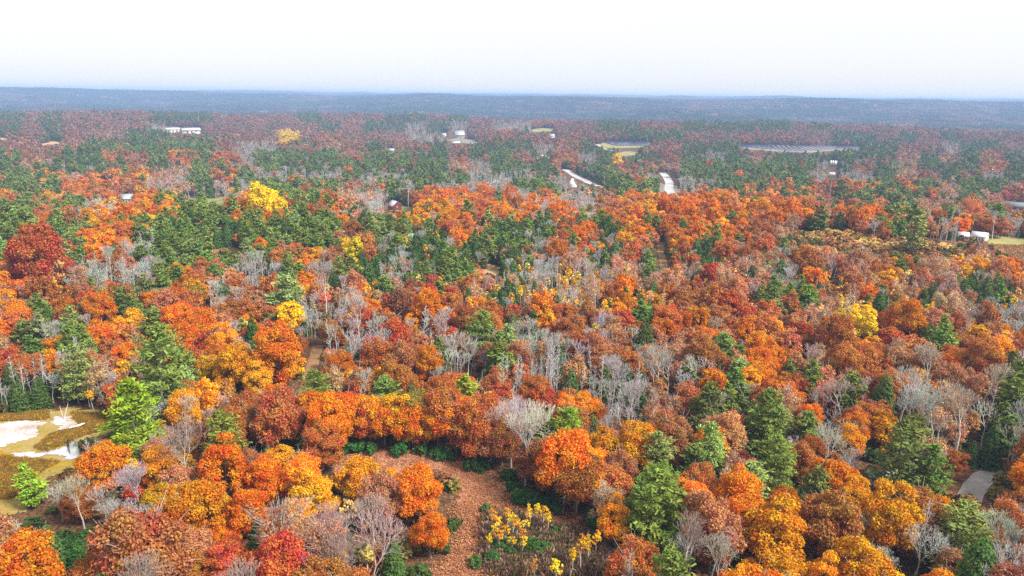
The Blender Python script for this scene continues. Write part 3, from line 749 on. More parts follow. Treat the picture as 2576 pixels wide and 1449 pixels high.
SHRUB_AT = [(880, 1125, 34), (905, 1122, 34), (930, 1128, 30), (1005, 1128, 36), (1100, 1138, 38), (1125, 1146, 30), (1190, 1166, 36), (1215, 1172, 30), (1060, 1132, 28),
            (1283, 1196, 34), (1292, 1222, 36), (1315, 1245, 46), (1342, 1252, 44), (1370, 1262, 40), (1395, 1275, 34), (1500, 1300, 50), (1530, 1290, 44), (1545, 1310, 40),
            (1198, 1412, 30), (1222, 1280, 22), (1260, 1372, 40), (1285, 1388, 36), (1330, 1372, 44), (1362, 1378, 40), (1245, 1340, 34), (1300, 1340, 30), (1395, 1340, 30), (1240, 1405, 34),
            (115, 1385, 66), (165, 1375, 70), (220, 1360, 80), (180, 1405, 60), (140, 1365, 50), (690, 1390, 40), (640, 1420, 44), (870, 1330, 40), (2020, 1255, 30)]
ASPEN_AT = [(1235, 1310, 20), (1258, 1318, 20), (1275, 1300, 20), (1290, 1318, 22), (1270, 1345, 20), (1300, 1335, 20), (1320, 1320, 18), (1245, 1340, 18), (1255, 1362, 18), (1335, 1298, 18),
            (1350, 1290, 18), (1365, 1302, 18), (1318, 1350, 18), (1288, 1362, 18), (1462, 1395, 26), (1480, 1380, 22), (1500, 1368, 20), (1395, 1438, 26), (1345, 1440, 18), (1440, 1410, 20), (1610, 1405, 24),
            (1230, 1368, 16), (1310, 1372, 16), (1378, 1318, 16)]

# trees that wall the clearing, by the foot of each: leaves down to the ground
EDGE = [(850, 1130, 'oak', 'orange', .95), (880, 1116, 'gold', 'golden', .9), (905, 1120, 'maple', 'red', .95), (935, 1116, 'oak', 'orange', 1.0), (968, 1120, 'oak', 'orange', 1.0), (1000, 1122, 'gold', 'golden', 1.0),
        (1030, 1124, 'oak', 'orange', .9), (1050, 1118, 'oak', 'olive', .95), (1072, 1130, 'maple', 'red', .75), (1100, 1130, 'gold', 'golden', .85), (1120, 1126, 'oak', 'rust', 1.0), (1150, 1138, 'oak', 'orange', 1.0),
        (1180, 1146, 'beech', 'rust', 1.05), (1208, 1156, 'oak', 'rust', 1.0), (1235, 1162, 'beech', 'salmon', 1.05), (1262, 1172, 'beech', 'rust', .9), (1285, 1176, 'bare', 'grey', 1.0), (1322, 1222, 'bare', 'grey', 1.15),
        (1345, 1222, 'beech', 'copper', .95), (1378, 1238, 'beech', 'rust', .9), (1418, 1272, 'oak', 'orange', 1.1), (1450, 1288, 'oak', 'rust', 1.0), (1485, 1296, 'gold', 'golden', .85), (1520, 1296, 'oak', 'rust', .9),
        (826, 1150, 'oak', 'orange', .95), (812, 1185, 'oak', 'rust', .9), (800, 1120, 'oak', 'orange', .9)]
T_ = dict(x=[], y=[], s=[], k=[], t=[], pick=[])
def put(x, y, s, k, t, pick=-1):
    T_['x'].append(x); T_['y'].append(y); T_['s'].append(s); T_['k'].append(k); T_['t'].append(t); T_['pick'].append(pick)
def place(ix, iy, iw, k, t, pick):
    s = 1.0
    for _ in range(3):
        p = at(ix, iy, HT[k] * .62 * s)
        dist = math.dist(p, (0, 0, H_CAM))
        s = min(max(iw * W / 2575. * dist / FPX / CW[k], .35), 2.1)
    put(p[0], p[1], s, k, t, pick)
for i, (ix, iy, iw, k, t, _l, _n) in enumerate(PICK): place(ix, iy, iw, k, t, i)
for ix, iy, iw in SHRUB_AT: place(ix, iy, iw, 'shrub', 'deep', -2)
for ix, iy, iw in ASPEN_AT: place(ix, iy, iw, 'aspen', 'yellow' if rng.random() < .7 else 'golden', -2)
for ix, iy, k, t, s in EDGE:
    p = at(ix, iy); put(p[0], p[1], s, k, t, -2)
NPICK = len(T_['x'])

# image outlines of the open ground and of the buildings: no crown may stand in front of them
CLEAR = []
for poly in OPEN:
    a = np.array(poly)
    X, Y, f = proj(np.c_[a, terrain(a[:, 0], a[:, 1]) + .2])
    CLEAR.append((np.c_[X, Y], float(np.hypot(a[:, 0], a[:, 1]).max()), (X.min() - 2, X.max() + 2, Y.min() - 2, Y.max() + 2)))
VIEW_BOX = []      # (x0, y0, x1, y1) in the photo's view: buildings that show between the trees
def keep_view(x0, y0, x1, y1): VIEW_BOX.append([q * W / 2575. for q in (x0, y0, x1, y1)])
for b in [(975, 512, 1012, 536), (300, 494, 338, 512), (418, 318, 452, 334), (456, 320, 505, 336), (1130, 330, 1176, 348), (1126, 354, 1166, 366), (1430, 448, 1452, 472), (2410, 584, 2480, 606),
          (1952, 530, 1970, 552), (2535, 512, 2600, 532), (2172, 1178, 2262, 1240), (1966, 1106, 1990, 1120), (2090, 405, 2106, 462), (1108, 334, 1124, 344), (2092, 685, 2102, 715), (185, 1062, 212, 1086),
          (975, 374, 992, 384), (1380, 340, 1400, 348)]: keep_view(*b)

def blocked(x, y, k, s):
    """crown would stand on or hide the open ground or a building"""
    h, w = HT[k] * s, CW[k] * s
    z = terrain(x, y)
    bad = np.zeros(len(x), dtype=bool)
    for fh, fw in ((.04, 0), (.3, 0), (.55, 0), (.85, 0), (1, 0), (.62, -.48), (.62, .48), (.85, -.3), (.85, .3), (.3, -.4), (.3, .4)):
        X, Y, f = proj(np.stack([x + w * fw, y, z + h * fh], -1))
        dd = np.hypot(x, y)
        for poly, dm, (x0, x1, y0, y1) in CLEAR:
            c = np.nonzero((X > x0) & (X < x1) & (Y > y0) & (Y < y1) & (dd < dm))[0]
            if len(c): bad[c] |= inside(X[c], Y[c], [tuple(p) for p in poly])
        for x0, y0, x1, y1 in VIEW_BOX: bad |= (X > x0) & (X < x1) & (Y > y0) & (Y < y1)
    return bad

def choose(x, y):
    z = terrain(x, y)
    X, Y, f = proj(np.stack([x, y, z + 10.5], -1))
    jit = np.clip(FPX * 4.0 / np.maximum(f, 1), .8, 9)
    L = letter(X + rng.normal(0, 1, len(x)) * jit, Y + rng.normal(0, 1, len(x)) * jit * .6)
    d = np.hypot(x, y); u = rng.random(len(x))
    L = np.where((L == 'R') & (d > 700) & (u < .26), 'D', np.where((L == 'R') & (d > 700) & (u < .42), 'B', L))
    ks = np.empty(len(x), dtype=object); ts = np.empty(len(x), dtype=object)
    for l in KEYS:
        q = np.nonzero(L == l)[0]
        if not len(q): continue
        p = np.array([m[2] for m in MIX[l]], dtype=float); p /= p.sum()
        c = rng.choice(len(p), len(q), p=p)
        for i, j in zip(q, c): ks[i], ts[i] = MIX[l][j][0], MIX[l][j][1]
    return ks, ts
KLIST = sorted(HT)
HTa = np.array([HT[k] for k in KLIST]); CWa = np.array([CW[k] for k in KLIST])
class KArr:                                   # lets blocked() take arrays of kinds
    def __init__(s, a): s.a = a
    def __getitem__(s, k): return s.a[[KLIST.index(q) for q in k]]
def blocked_k(x, y, ks, s):
    b = np.zeros(len(x), dtype=bool)
    for k in KLIST:
        q = np.nonzero(ks == k)[0]
        if len(q): b[q] = blocked(x[q], y[q], k, s[q])
    return b

# near forest: darts on the slope, crowns touching
AZ = rad(41)
n_c = 60000
dd = np.sqrt(rng.uniform(80 ** 2, 575 ** 2, n_c)); aa = rng.uniform(-AZ, AZ, n_c)
cx_, cy_ = dd * np.sin(aa), dd * np.cos(aa)
ks, ts = choose(cx_, cy_)
ss = np.clip(rng.normal(.86, .18, n_c), .42, 1.3) * (1 - .20 * np.clip((dd - 170) / 150, 0, 1))
bad = blocked_k(cx_, cy_, ks, ss)
cell = {}
PACK = dict(oak=.31, maple=.32, gold=.32, beech=.31, ash=.30, aspen=.55, pine=.31, hemlock=.36, bare=.24, pole=.38, shrub=.4)
def near_ok(x, y, r):
    gx, gy = int(x // 8), int(y // 8)
    for i in range(gx - 1, gx + 2):
        for j in range(gy - 1, gy + 2):
            for (a, b, c) in cell.get((i, j), ()):
                if (a - x) ** 2 + (b - y) ** 2 < ((c + r) * 1.0) ** 2: return False
    return True
def occupy(x, y, r): cell.setdefault((int(x // 8), int(y // 8)), []).append((x, y, r))
for i in range(NPICK):
    k = T_['k'][i]
    occupy(T_['x'][i], T_['y'][i], CW[k] * T_['s'][i] * PACK[k] * .95)
# crowns in front of a picked tree would hide it: keep its face free
PX, PY, PW = [], [], []
for i in range(len(PICK)):
    k, s = T_['k'][i], T_['s'][i]
    X, Y, f = proj([[T_['x'][i], T_['y'][i], float(terrain(T_['x'][i], T_['y'][i])) + HT[k] * s * .66]])
    PX.append(X[0]); PY.append(Y[0]); PW.append(CW[k] * s * FPX / f[0])
PX, PY, PW = map(np.array, (PX, PY, PW)); PD = np.hypot(T_['x'][:len(PICK)], T_['y'][:len(PICK)])
for i in range(n_c):
    if bad[i]: continue
    k = ks[i]; r = CW[k] * ss[i] * PACK[k]
    if not near_ok(cx_[i], cy_[i], r): continue
    if dd[i] < PD.max():
        X, Y, f = proj([[cx_[i], cy_[i], float(terrain(cx_[i], cy_[i])) + HT[k] * ss[i] * .75]])
        w = CW[k] * ss[i] * FPX / f[0]
        if np.any((PD > dd[i]) & (np.abs(X[0] - PX) < (PW * .42 + w * .25)) & (np.abs(Y[0] - PY) < (PW * .38 + w * .22))): continue
    occupy(cx_[i], cy_[i], r); put(cx_[i], cy_[i], ss[i], k, ts[i])
N_NEAR = len(T_['x'])

# what the terrain itself hides
_az = np.linspace(-AZ, AZ, 240); _dg = np.geomspace(300, 17000, 500)
_A, _D = np.meshgrid(_az, _dg, indexing='ij')
_ang = (terrain(_D * np.sin(_A), _D * np.cos(_A)) + 11 - H_CAM) / _D
_cm = np.maximum.accumulate(_ang, axis=1)
def in_sight(x, y, top):
    d = np.hypot(x, y); a = np.arctan2(x, y)
    i = np.clip(np.round((a + AZ) / (2 * AZ) * 239).astype(int), 0, 239)
    j = np.clip(np.searchsorted(_dg, d * .985) - 1, 0, 499)
    return (terrain(x, y) + top - H_CAM) / d >= _cm[i, j]

def rings(d0, d1, sp):
    xs, ys = [], []
    d = d0
    while d < d1:
        s = sp(d); n = int(2 * AZ * d / s)
        a = (np.arange(n) + rng.uniform(-.45, .45, n) + rng.random()) / n * 2 * AZ - AZ
        r = d + rng.uniform(-.45, .45, n) * s
        xs.append(r * np.sin(a)); ys.append(r * np.cos(a)); d += s
    return np.concatenate(xs), np.concatenate(ys)
fx, fy = rings(578, 3500, lambda d: 7.0 + 6.5 * (d - 578) / 2900)
v = in_sight(fx, fy, 24); fx, fy = fx[v], fy[v]
fk, ft = choose(fx, fy)
fs = np.clip(rng.normal(.92, .16, len(fx)), .55, 1.3) * (1 + .25 * np.clip((np.hypot(fx, fy) - 700) / 2800, 0, 1))
v = ~blocked_k(fx, fy, fk, fs); fx, fy, fk, ft, fs = fx[v], fy[v], fk[v], ft[v], fs[v]
T_['x'] += list(fx); T_['y'] += list(fy); T_['s'] += list(fs); T_['k'] += list(fk); T_['t'] += list(ft); T_['pick'] += [-1] * len(fx)

X_ = np.array(T_['x']); Y_ = np.array(T_['y']); S_ = np.array(T_['s']); K_ = np.array(T_['k'], dtype=object); C_ = np.array(T_['t'], dtype=object); P_ = np.array(T_['pick'])
Z_ = terrain(X_, Y_); D_ = np.hypot(X_, Y_); NT = len(X_)
Hh = HTa[[KLIST.index(k) for k in K_]] * S_; Cw = CWa[[KLIST.index(k) for k in K_]] * S_
QX, QY, QF = proj(np.stack([X_, Y_, Z_ + Hh * .62], -1))
PXW = Cw * FPX / QF; PXH = Hh * .76 * FPX / QF
rotz = rng.uniform(0, 6.28, NT); tilt = rng.normal(0, .05, (NT, 2)); hz = rng.uniform(.84, 1.2, NT)
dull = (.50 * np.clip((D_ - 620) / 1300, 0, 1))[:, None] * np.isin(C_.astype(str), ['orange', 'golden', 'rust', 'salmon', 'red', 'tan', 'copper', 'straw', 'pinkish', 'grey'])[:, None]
tv = (np.array([TINT[t] for t in C_]) * (1 - dull) + np.array([.18, .13, .115]) * dull) * (1 - .22 * np.clip((D_ - 640) / 900, 0, 1))[:, None] * np.exp(rng.normal(0, .13, (NT, 1))) * np.exp(rng.normal(0, .07, (NT, 3)))  # far tints duller for half-bare woods, and darkened for shade between the crowns

# how much of each crown shows (front to back over the frame)
buf = np.zeros((HH, W), dtype=bool); VIS = np.zeros(NT, dtype=int)
for i in np.argsort(QF):
    rx, ry = max(PXW[i] / 2, .6), max(PXH[i] / 2, .6)
    x0, x1 = int(max(QX[i] - rx, 0)), int(min(QX[i] + rx + 1, W)); y0, y1 = int(max(QY[i] - ry, 0)), int(min(QY[i] + ry + 1, HH))
    if x0 >= x1 or y0 >= y1: continue
    yy, xx = np.ogrid[y0:y1, x0:x1]
    e = ((xx + .5 - QX[i]) / rx) ** 2 + ((yy + .5 - QY[i]) / ry) ** 2 < 1
    sub = buf[y0:y1, x0:x1]
    VIS[i] = int(np.count_nonzero(e & ~sub))
    if K_[i] in ('bare', 'pole', 'ash'): e = e & (((xx + yy) % 2) == 0)
    sub |= e

LVL = np.where(PXW * np.where(np.isin(K_.astype(str), ['aspen', 'pole', 'hemlock', 'shrub']), 2.0, 1.0) > 30, 0, np.where(PXW * np.where(np.isin(K_.astype(str), ['aspen', 'pole', 'hemlock']), 2.0, 1.0) > 13, 1, np.where(D_ < 1500, 2, 3)))
single = np.zeros(NT, dtype=bool)
for k in KLIST:
    q = np.nonzero((K_ == k) & (VIS >= 5))[0]
    q = q[np.argsort(-VIS[q] - 1e6 * (P_[q] >= 0))][:300]
    single[q] = True
single |= P_ >= 0

# ------------------------------------------------------------------ buildings and other made things
m_white = mat("white_clapboard", (.74, .74, .72), .7, (.6, (.62, .62, .60), .4, .7))
m_red = mat("barn_red_boards", (.22, .028, .03), .8, (2.0, (.15, .02, .02), .4, .7))
m_tin = mat("grey_tin_roof", (.42, .44, .46), .45, (.5, (.30, .30, .31), .4, .7), .5)
m_slate = mat("grey_shingle", (.22, .22, .23), .85, (1.5, (.15, .15, .155), .4, .7))
m_pale = mat("pale_metal_roof", (.56, .57, .58), .5, (.3, (.60, .61, .62), .4, .7), .5)
m_weather = mat("weathered_roof", (.44, .48, .46), .7, (.45, (.27, .29, .27), .38, .68))
m_grey = mat("grey_siding", (.38, .37, .36), .8, (.8, (.30, .29, .28), .4, .7))
m_brown = mat("brown_siding", (.20, .12, .075), .8, (.8, (.14, .08, .05), .4, .7))
m_glass = mat("window_glass", (.04, .05, .06), .12, None, .6)
m_door = mat("door_paint", (.12, .10, .09), .6)
m_brick = mat("chimney_brick", (.26, .10, .07), .9, (3, (.18, .07, .05), .4, .6))
m_steel = mat("galvanised_steel", (.36, .38, .40), .5, None, .5)
m_panelw = mat("antenna_casing", (.78, .80, .82), .5)
m_pv = mat("solar_cells", (.035, .04, .09), .22, (.4, (.06, .06, .12), .4, .6), .7)
m_bleach = mat("bleached_wood", (.46, .43, .40), .85, (1.5, (.42, .38, .34), .4, .7))
m_wet = mat("wet_dark_wood", (.025, .022, .02), .6)
m_frame = mat("window_frame", (.8, .8, .78), .6)

LANDMARK = []      # (words, image x, image y in the photo's view)
def house(name, label, cat, ix, iy, iw, depth=.8, wall=.42, roof=.4, rz=0.0, wm=m_white, rm=m_slate, chim=False, wins=3, short=None, group=None, gable_front=False):
    p = at(ix, iy); dist = math.dist(p, (0, 0, H_CAM))
    w = iw * W / 2575. * dist / FPX; d = w * depth; h = max(w * wall, 2.2); rh = w * roof
    face = -math.atan2(p[0], p[1]) + rz
    t = thing(name, label, cat, tuple(p), face, group)
    a, b = w / 2, d / 2
    m = MB()
    if gable_front:                                           # ridge runs away from the viewer
        v = [[-a, -b, -1], [a, -b, -1], [a, b, -1], [-a, b, -1], [-a, -b, h], [a, -b, h], [a, b, h], [-a, b, h]]
        m.add(v, [[0, 1, 5, 4], [1, 2, 6, 5], [2, 3, 7, 6], [3, 0, 4, 7]])
        m.add([[-a, -b, h], [a, -b, h], [0, -b, h + rh], [-a, b, h], [0, b, h + rh], [a, b, h]], [[0, 1, 2], [3, 4, 5]])
        e, o, q = .06 * w, .08 * w, .035 * w
        s = []
        for k in (-1, 1):
            s.append([[k * (a + e), -b - o, h - e * rh / a], [0, -b - o, h + rh], [0, b + o, h + rh], [k * (a + e), b + o, h - e * rh / a]])
    else:
        v = [[-a, -b, -1], [a, -b, -1], [a, b, -1], [-a, b, -1], [-a, -b, h], [a, -b, h], [a, b, h], [-a, b, h]]
        m.add(v, [[0, 1, 5, 4], [1, 2, 6, 5], [2, 3, 7, 6], [3, 0, 4, 7]])
        m.add([[a, -b, h], [a, b, h], [a, 0, h + rh], [-a, -b, h], [-a, 0, h + rh], [-a, b, h]], [[0, 1, 2], [3, 4, 5]])
        e, o, q = .05 * w, .05 * w, .03 * w
        s = []
        for k in (-1, 1):
            s.append([[-a - o, k * (b + e), h - e * rh / b], [-a - o, 0, h + rh], [a + o, 0, h + rh], [a + o, k * (b + e), h - e * rh / b]])
    link("wall", m.mesh("wall", [wm]), t)
    r = MB()
    for k in s:
        lo = np.array(k) + [0, 0, .01]; hi = lo + [0, 0, q + .06]
        r.add(np.concatenate([lo, hi]), [[0, 1, 2, 3], [4, 7, 6, 5], [0, 4, 5, 1], [1, 5, 6, 2], [2, 6, 7, 3], [3, 7, 4, 0]])
    ro = link("roof", r.mesh("roof", [rm]), t)
    if chim:
        c = MB(); c.box((a * .4, b * .15, h + rh * .9), (w * .07, w * .07, rh * .9)); link("chimney", c.mesh("chimney", [m_brick]), ro)
    ww, wh = w * .09, h * .36
    for i in range(wins):
        x = (i + 1) / (wins + 1) * w - a
        if wins > 1 and i == wins // 2:
            dm = MB(); dm.box((x, -b - .02, h * .33), (w * .10, .08, h * .66)); link("door", dm.mesh("door", [m_door]), t); continue
        f = MB(); f.box((x, -b - .02, h * .58), (ww * 1.25, .08, wh * 1.2)); fo = link("window", f.mesh("window", [m_frame]), t)
        g_ = MB(); g_.box((x, -b - .05, h * .58), (ww, .08, wh)); link("pane", g_.mesh("pane", [m_glass]), fo)
    if short: LANDMARK.append((short, ix, iy - iw * .3))
    return t
house("barn", "small dark red barn with grey tin roof in a grassy gap on the ridge", "barn", 993, 528, 24, 1.1, .50, .42, rad(24), m_red, m_tin, wins=1, short="the red barn", gable_front=True)
house("house", "white house with pale grey gabled roof among orange trees on the left ridge", "house", 320, 509, 27, .8, .34, .32, rad(-20), m_white, m_tin, True, 4, "the white ridge house")
house("warehouse", "shorter left one of two long white metal warehouses on the far hill", "warehouse", 434, 333, 27, .5, .26, .10, rad(12), m_white, m_pale, wins=3, short="the left warehouse", group="white warehouses on the far hill")
house("warehouse", "longer right one of two long white metal warehouses on the far hill", "warehouse", 480, 335, 36, .5, .20, .10, rad(12), m_white, m_pale, wins=3, group="white warehouses on the far hill", short="the right warehouse")
house("house", "big house with broad steep grey roof above a pale yard", "house", 1155, 347, 22, .9, .36, .42, rad(10), m_grey, m_tin, True, 4, "the big grey roof")
house("shed", "long low building with white roof and brick red walls below the pale yard", "shed", 1147, 365, 18, .6, .30, .16, rad(3), m_red, m_pale, wins=2, short="the white roofed shed")
house("house", "small white house left of the big grey roof on the hill", "house", 1116, 343, 10, .8, .42, .34, rad(-15), m_white, m_tin, wins=2)
house("house", "tiny white house tucked into bare trees on the middle hillside", "house", 1036, 338, 11, .7, .36, .3, rad(15), m_white, m_slate, wins=2, short="the tiny hillside house")
house("house", "grey roofed cottage half hidden by dark evergreens on the slope", "house", 985, 383, 13, .7, .36, .34, rad(-8), m_grey, m_tin, wins=2, short="the grey cottage")
house("house", "white farmhouse beside a green field on the far hilltop", "house", 1388, 346, 12, .7, .4, .3, rad(10), m_white, m_tin, wins=2, short="the hilltop farmhouse")
house("house", "white house with steep pale roof beside the country road", "house", 1440, 470, 17, .8, .42, .75, rad(20), m_white, m_pale, wins=1, short="the steep white house", gable_front=True)
house("shed", "grey roofed shed between maroon woods and the right hand road", "shed", 1630, 442, 13, .7, .36, .2, rad(5), m_grey, m_tin, wins=1)
house("house", "white house with dark windows left of the two at the dry meadow", "house", 2420, 601, 20, .8, .34, .34, rad(10), m_white, m_pale, wins=3, short="the left meadow house", group="white houses by the meadow")
house("house", "wider white house nearest the mown grass at the right edge", "house", 2462, 603, 28, .7, .30, .26, rad(-14), m_white, m_pale, True, 4, "the wide white house", group="white houses by the meadow")
house("house", "narrow white gabled house behind rusty trees on the right ridge", "house", 1962, 549, 12, 1.2, .8, .5, rad(-10), m_white, m_tin, wins=1, short="the narrow gabled house", gable_front=True)
house("store", "low building with long blue grey roof at the right edge", "building", 2568, 531, 60, .4, .16, .10, rad(-8), m_white, m_slate, wins=5, short="the blue grey roof")
house("house", "house with weathered pale grey roof seen between bare trees at lower right", "house", 2212, 1226, 60, .75, .34, .30, rad(28), m_brown, m_weather, True, 3, "the weathered grey roof")
house("shed", "little white shed with dark side among rusty trees", "shed", 1978, 1119, 17, .9, .62, .12, rad(30), m_white, m_pale, wins=1, short="the little white shed")
house("warehouse", "distant pale building at the foot of the blue ridge", "warehouse", 668, 289, 22, .5, .14, .05, rad(6), m_white, m_pale, wins=3)

# cell tower: monopole with two rings of antennas
def ray_pt(ix, iy, dist):
    X, Y = ix * W / 2575., iy * HH / 1449.
    d = F_ + R_ * ((X - W / 2) / FPX) + U_ * ((HH / 2 - Y) / FPX)
    return np.array([0, 0, H_CAM]) + d * (dist / math.hypot(d[0], d[1]))
tp = ray_pt(2097, 404, 640.); tb = float(terrain(tp[0], tp[1])); th_ = tp[2] - tb
tw = thing("cell_tower", "tall steel cell tower with two rings of white antennas behind the orange ridge", "tower", (tp[0], tp[1], tb))
m = MB(); m.tubes([[0, 0, -1, 0, 0, th_ - .8, .5, .28]], 10); link("pole", m.mesh("pole", [m_slate]), tw)
for zc, r, n, ph in ((th_ - 1.6, 2.3, 9, 3.0), (th_ - 10.6, 1.9, 9, 2.2)):
    m = MB(); k = np.arange(12) / 12 * 6.283
    ring = np.c_[np.cos(k) * r * .85, np.sin(k) * r * .85, 0 * k + zc]
    m.tubes([[*ring[i], *ring[(i + 1) % 12], .07, .07] for i in range(12)] + [[0, 0, zc, *ring[i], .07, .07] for i in (0, 4, 8)], 4)
    pf = link("platform", m.mesh("platform", [m_steel]), tw)
    for i in range(n):
        a = i / n * 6.283; m = MB(); m.box((math.cos(a) * r, math.sin(a) * r, zc), (.75, .34, ph), a + math.pi / 2); link("antenna", m.mesh("antenna", [m_panelw]), pf)
LANDMARK.append(("the cell tower", 2097, 430))

# solar rows on the far slope: each row a frame on posts
NUM = ['', 'first', 'second', 'third', 'fourth', 'fifth', 'sixth', 'seventh', 'eighth', 'ninth', 'tenth', 'eleventh', 'twelfth', 'thirteenth', 'fourteenth', 'fifteenth', 'sixteenth',
       'seventeenth', 'eighteenth', 'nineteenth', 'twentieth', 'twenty-first', 'twenty-second', 'twenty-third', 'twenty-fourth', 'twenty-fifth', 'twenty-sixth', 'twenty-seventh', 'twenty-eighth']
def solar(ax, ay, bx, by, label, group):
    p, q = at(ax, ay), at(bx, by); d = q - p; L = float(np.hypot(d[0], d[1])); n = int(max(3, L // 7))
    t = thing("solar_row", label, "solar panels", tuple(p), 0, group)
    u = d[:2] / L; nrm = np.array([-u[1], u[0]])
    if nrm[0] < 0: nrm = -nrm
    s = np.linspace(0, L, n + 1)
    cx, cy2 = p[0] + u[0] * s, p[1] + u[1] * s
    zz = terrain(cx, cy2) - p[2]
    pts = []
    for e, dz in ((-1.9, 1.1), (1.9, 2.9)):
        pts.append(np.c_[cx - p[0] + nrm[0] * e, cy2 - p[1] + nrm[1] * e, zz + dz])
    v = np.concatenate([pts[0], pts[1], pts[0] - [0, 0, .12], pts[1] - [0, 0, .12]]); k = n + 1; i = np.arange(n)
    m = MB(); m.add(v, np.concatenate([np.stack([i, i + 1, i + 1 + k, i + k], -1), np.stack([i + 2 * k, i + 3 * k, i + 1 + 3 * k, i + 1 + 2 * k], -1), np.stack([i, i + 2 * k, i + 1 + 2 * k, i + 1], -1), np.stack([i + k, i + k + 1, i + 3 * k + 1, i + 3 * k], -1)]))
    link("panel", m.mesh("panel", [m_pv]), t)
    for c, z0 in zip(np.c_[cx - p[0], cy2 - p[1]][::3], zz[::3]):
        m = MB(); m.tubes([[c[0], c[1], z0 - .6, c[0], c[1], z0 + 1.85, .12, .1]], 4); link("post", m.mesh("post", [m_steel]), t)
for i in range(14): solar(1518 + i * 7.4, 358.6 + .03 * i, 1518 + i * 7.4 + 30, 367.5 + .02 * i, f"{NUM[i + 1]} panel row from the left in the smaller solar array", "rows of the smaller solar array")
for i in range(26):
    dy = 7 + 8 * math.exp(-((i - 11) / 6.) ** 2)
    solar(1838 + i * 12.2, 365.0 + .16 * i, 1838 + i * 12.2 + 34, 365.0 + .16 * i + dy, f"{NUM[i + 1]} panel row from the left in the larger solar array", "rows of the larger solar array")
LANDMARK += [("the smaller solar array", 1575, 366), ("the larger solar array", 2000, 372)]

def log(name, label, cat, a, b, r, za=.2, zb=.2, m_=m_bleach, stubs=0):
    p, q = at(*a), at(*b); q = q + [0, 0, zb]; o = p.copy(); p = p + [0, 0, za]
    t = thing(name, label, cat, tuple(o))
    d = q - p; mid = p + d * .5 + [0, 0, .08]
    P = [p - o, mid - o, q - o]
    m = MB(); m.tubes([[*P[0], *P[1], r, r * .8], [*P[1], *P[2], r * .8, r * .45]], 7)
    m.add([P[0] + [0, 0, 0]] + [P[0] + np.array(v) for v in ([r, 0, 0], [0, 0, r], [-r, 0, 0], [0, 0, -r])], [[0, 1, 2], [0, 2, 3], [0, 3, 4], [0, 4, 1]])
    link("trunk", m.mesh("trunk", [m_]), t)
    for i in range(max(1, stubs)):
        f = .35 + .5 * i / max(1, stubs); c = p - o + d * f; e = c + np.array([.5 * (-1) ** i, .35, .7]) * r * 5
        m = MB(); m.tubes([[*c, *e, r * .35, r * .12]], 4); link("limb", m.mesh("limb", [m_]), t)
    return t
log("fallen_log", "long bleached log lying along the tree line of the marsh", "log", (97, 1053), (129, 1040), .20, stubs=2)
log("fallen_log", "short bleached log leaning upright at the back of the marsh", "log", (159, 1052), (154, 1047), .12, .1, 3.2)
log("fallen_log", "slanting bleached log crossing behind the short upright one", "log", (160, 1058), (176, 1045), .13, .1, 3.6, stubs=2)
log("fallen_log", "thin pale log at the near side of the pond", "log", (155, 1160), (182, 1154), .10)
log("fallen_log", "grey fallen limb lying across the back left corner of the clearing", "log", (836, 1146), (868, 1142), .13, stubs=3)
log("fallen_log", "thin pale log across the bottom of the marsh", "log", (28, 1236), (80, 1222), .10)
p = at(196, 1075)
t = thing("plank", "broad white plank lying on the sedge above the pond", "plank", (p[0], p[1], p[2] + .45), rad(52))
m = MB(); m.add([[-2.1, -.42, 0], [1.9, -.36, 0], [2.3, 0, .05], [1.9, .36, 0], [-2.1, .42, 0], [-2.1, -.42, .16], [1.9, -.36, .16], [2.3, 0, .2], [1.9, .36, .16], [-2.1, .42, .16]],
    [[0, 5, 6, 1], [1, 6, 7, 2], [2, 7, 8, 3], [3, 8, 9, 4], [4, 9, 5, 0]]); m.add([[-2.1, -.42, .16], [1.9, -.36, .16], [2.3, 0, .2], [1.9, .36, .16], [-2.1, .42, .16]], [[0, 4, 3, 2, 1][::-1]])
link("board", m.mesh("board", [m_panelw]), t)
m = MB(); m.box((-1.2, 0, -.22), (.14, .9, .42)); m.box((1.2, 0, -.22), (.14, .9, .42)); link("bearer", m.mesh("bearer", [m_wet]), t)
LANDMARK.append(("the white plank", 196, 1075))
p = at(171, 1126)
t = thing("tree_stump", "black jagged stump standing in the pond", "stump", tuple(p), .4)
m = MB(); m.tubes([[0, 0, -.3, .15, .1, 1.7, .34, .22], [.15, .1, 1.7, .4, .0, 2.5, .22, .03]], 7); link("trunk", m.mesh("trunk", [m_wet]), t)
m = MB(); m.tubes([[.1, 0, 1.2, -.7, .2, 1.5, .10, .03]], 4); link("limb", m.mesh("limb", [m_wet]), t)
LANDMARK += [("the pond", 130, 1140), ("the clearing", 1180, 1250)]
def snag(label, ix, iy, h, lean, forks):
    p = at(ix, iy); t = thing("dead_snag", label, "dead tree", tuple(p), rng.uniform(0, 6))
    t.rotation_euler = (0, 0, 0)
    m = MB(); m.tubes([[0, 0, -.4, lean * .5, 0, h * .5, .34, .27], [lean * .5, 0, h * .5, lean, 0, h, .27, .07]], 7); link("trunk", m.mesh("trunk", [m_bleach]), t)
    for f, dx, dz in forks:
        m = MB(); m.tubes([[lean * f, 0, h * f, lean * f + dx * .6, .3, h * f + dz * .5, .16, .10], [lean * f + dx * .6, .3, h * f + dz * .5, lean * f + dx, .2, h * f + dz, .10, .03]], 5); link("limb", m.mesh("limb", [m_bleach]), t)
snag("white broken snag without limbs standing in the right hand thicket", 2092, 716, 8.5, 1.3, ((.6, .5, .6),)); LANDMARK.append(("the white snag", 2097, 693))
snag("white forked dead tree in the thicket left of the broken snag", 1976, 718, 6.5, .8, ((.45, -2.2, 2.6), (.6, 2.0, 2.2), (.75, -1.2, 2.0))); LANDMARK.append(("the forked snag", 1979, 700))
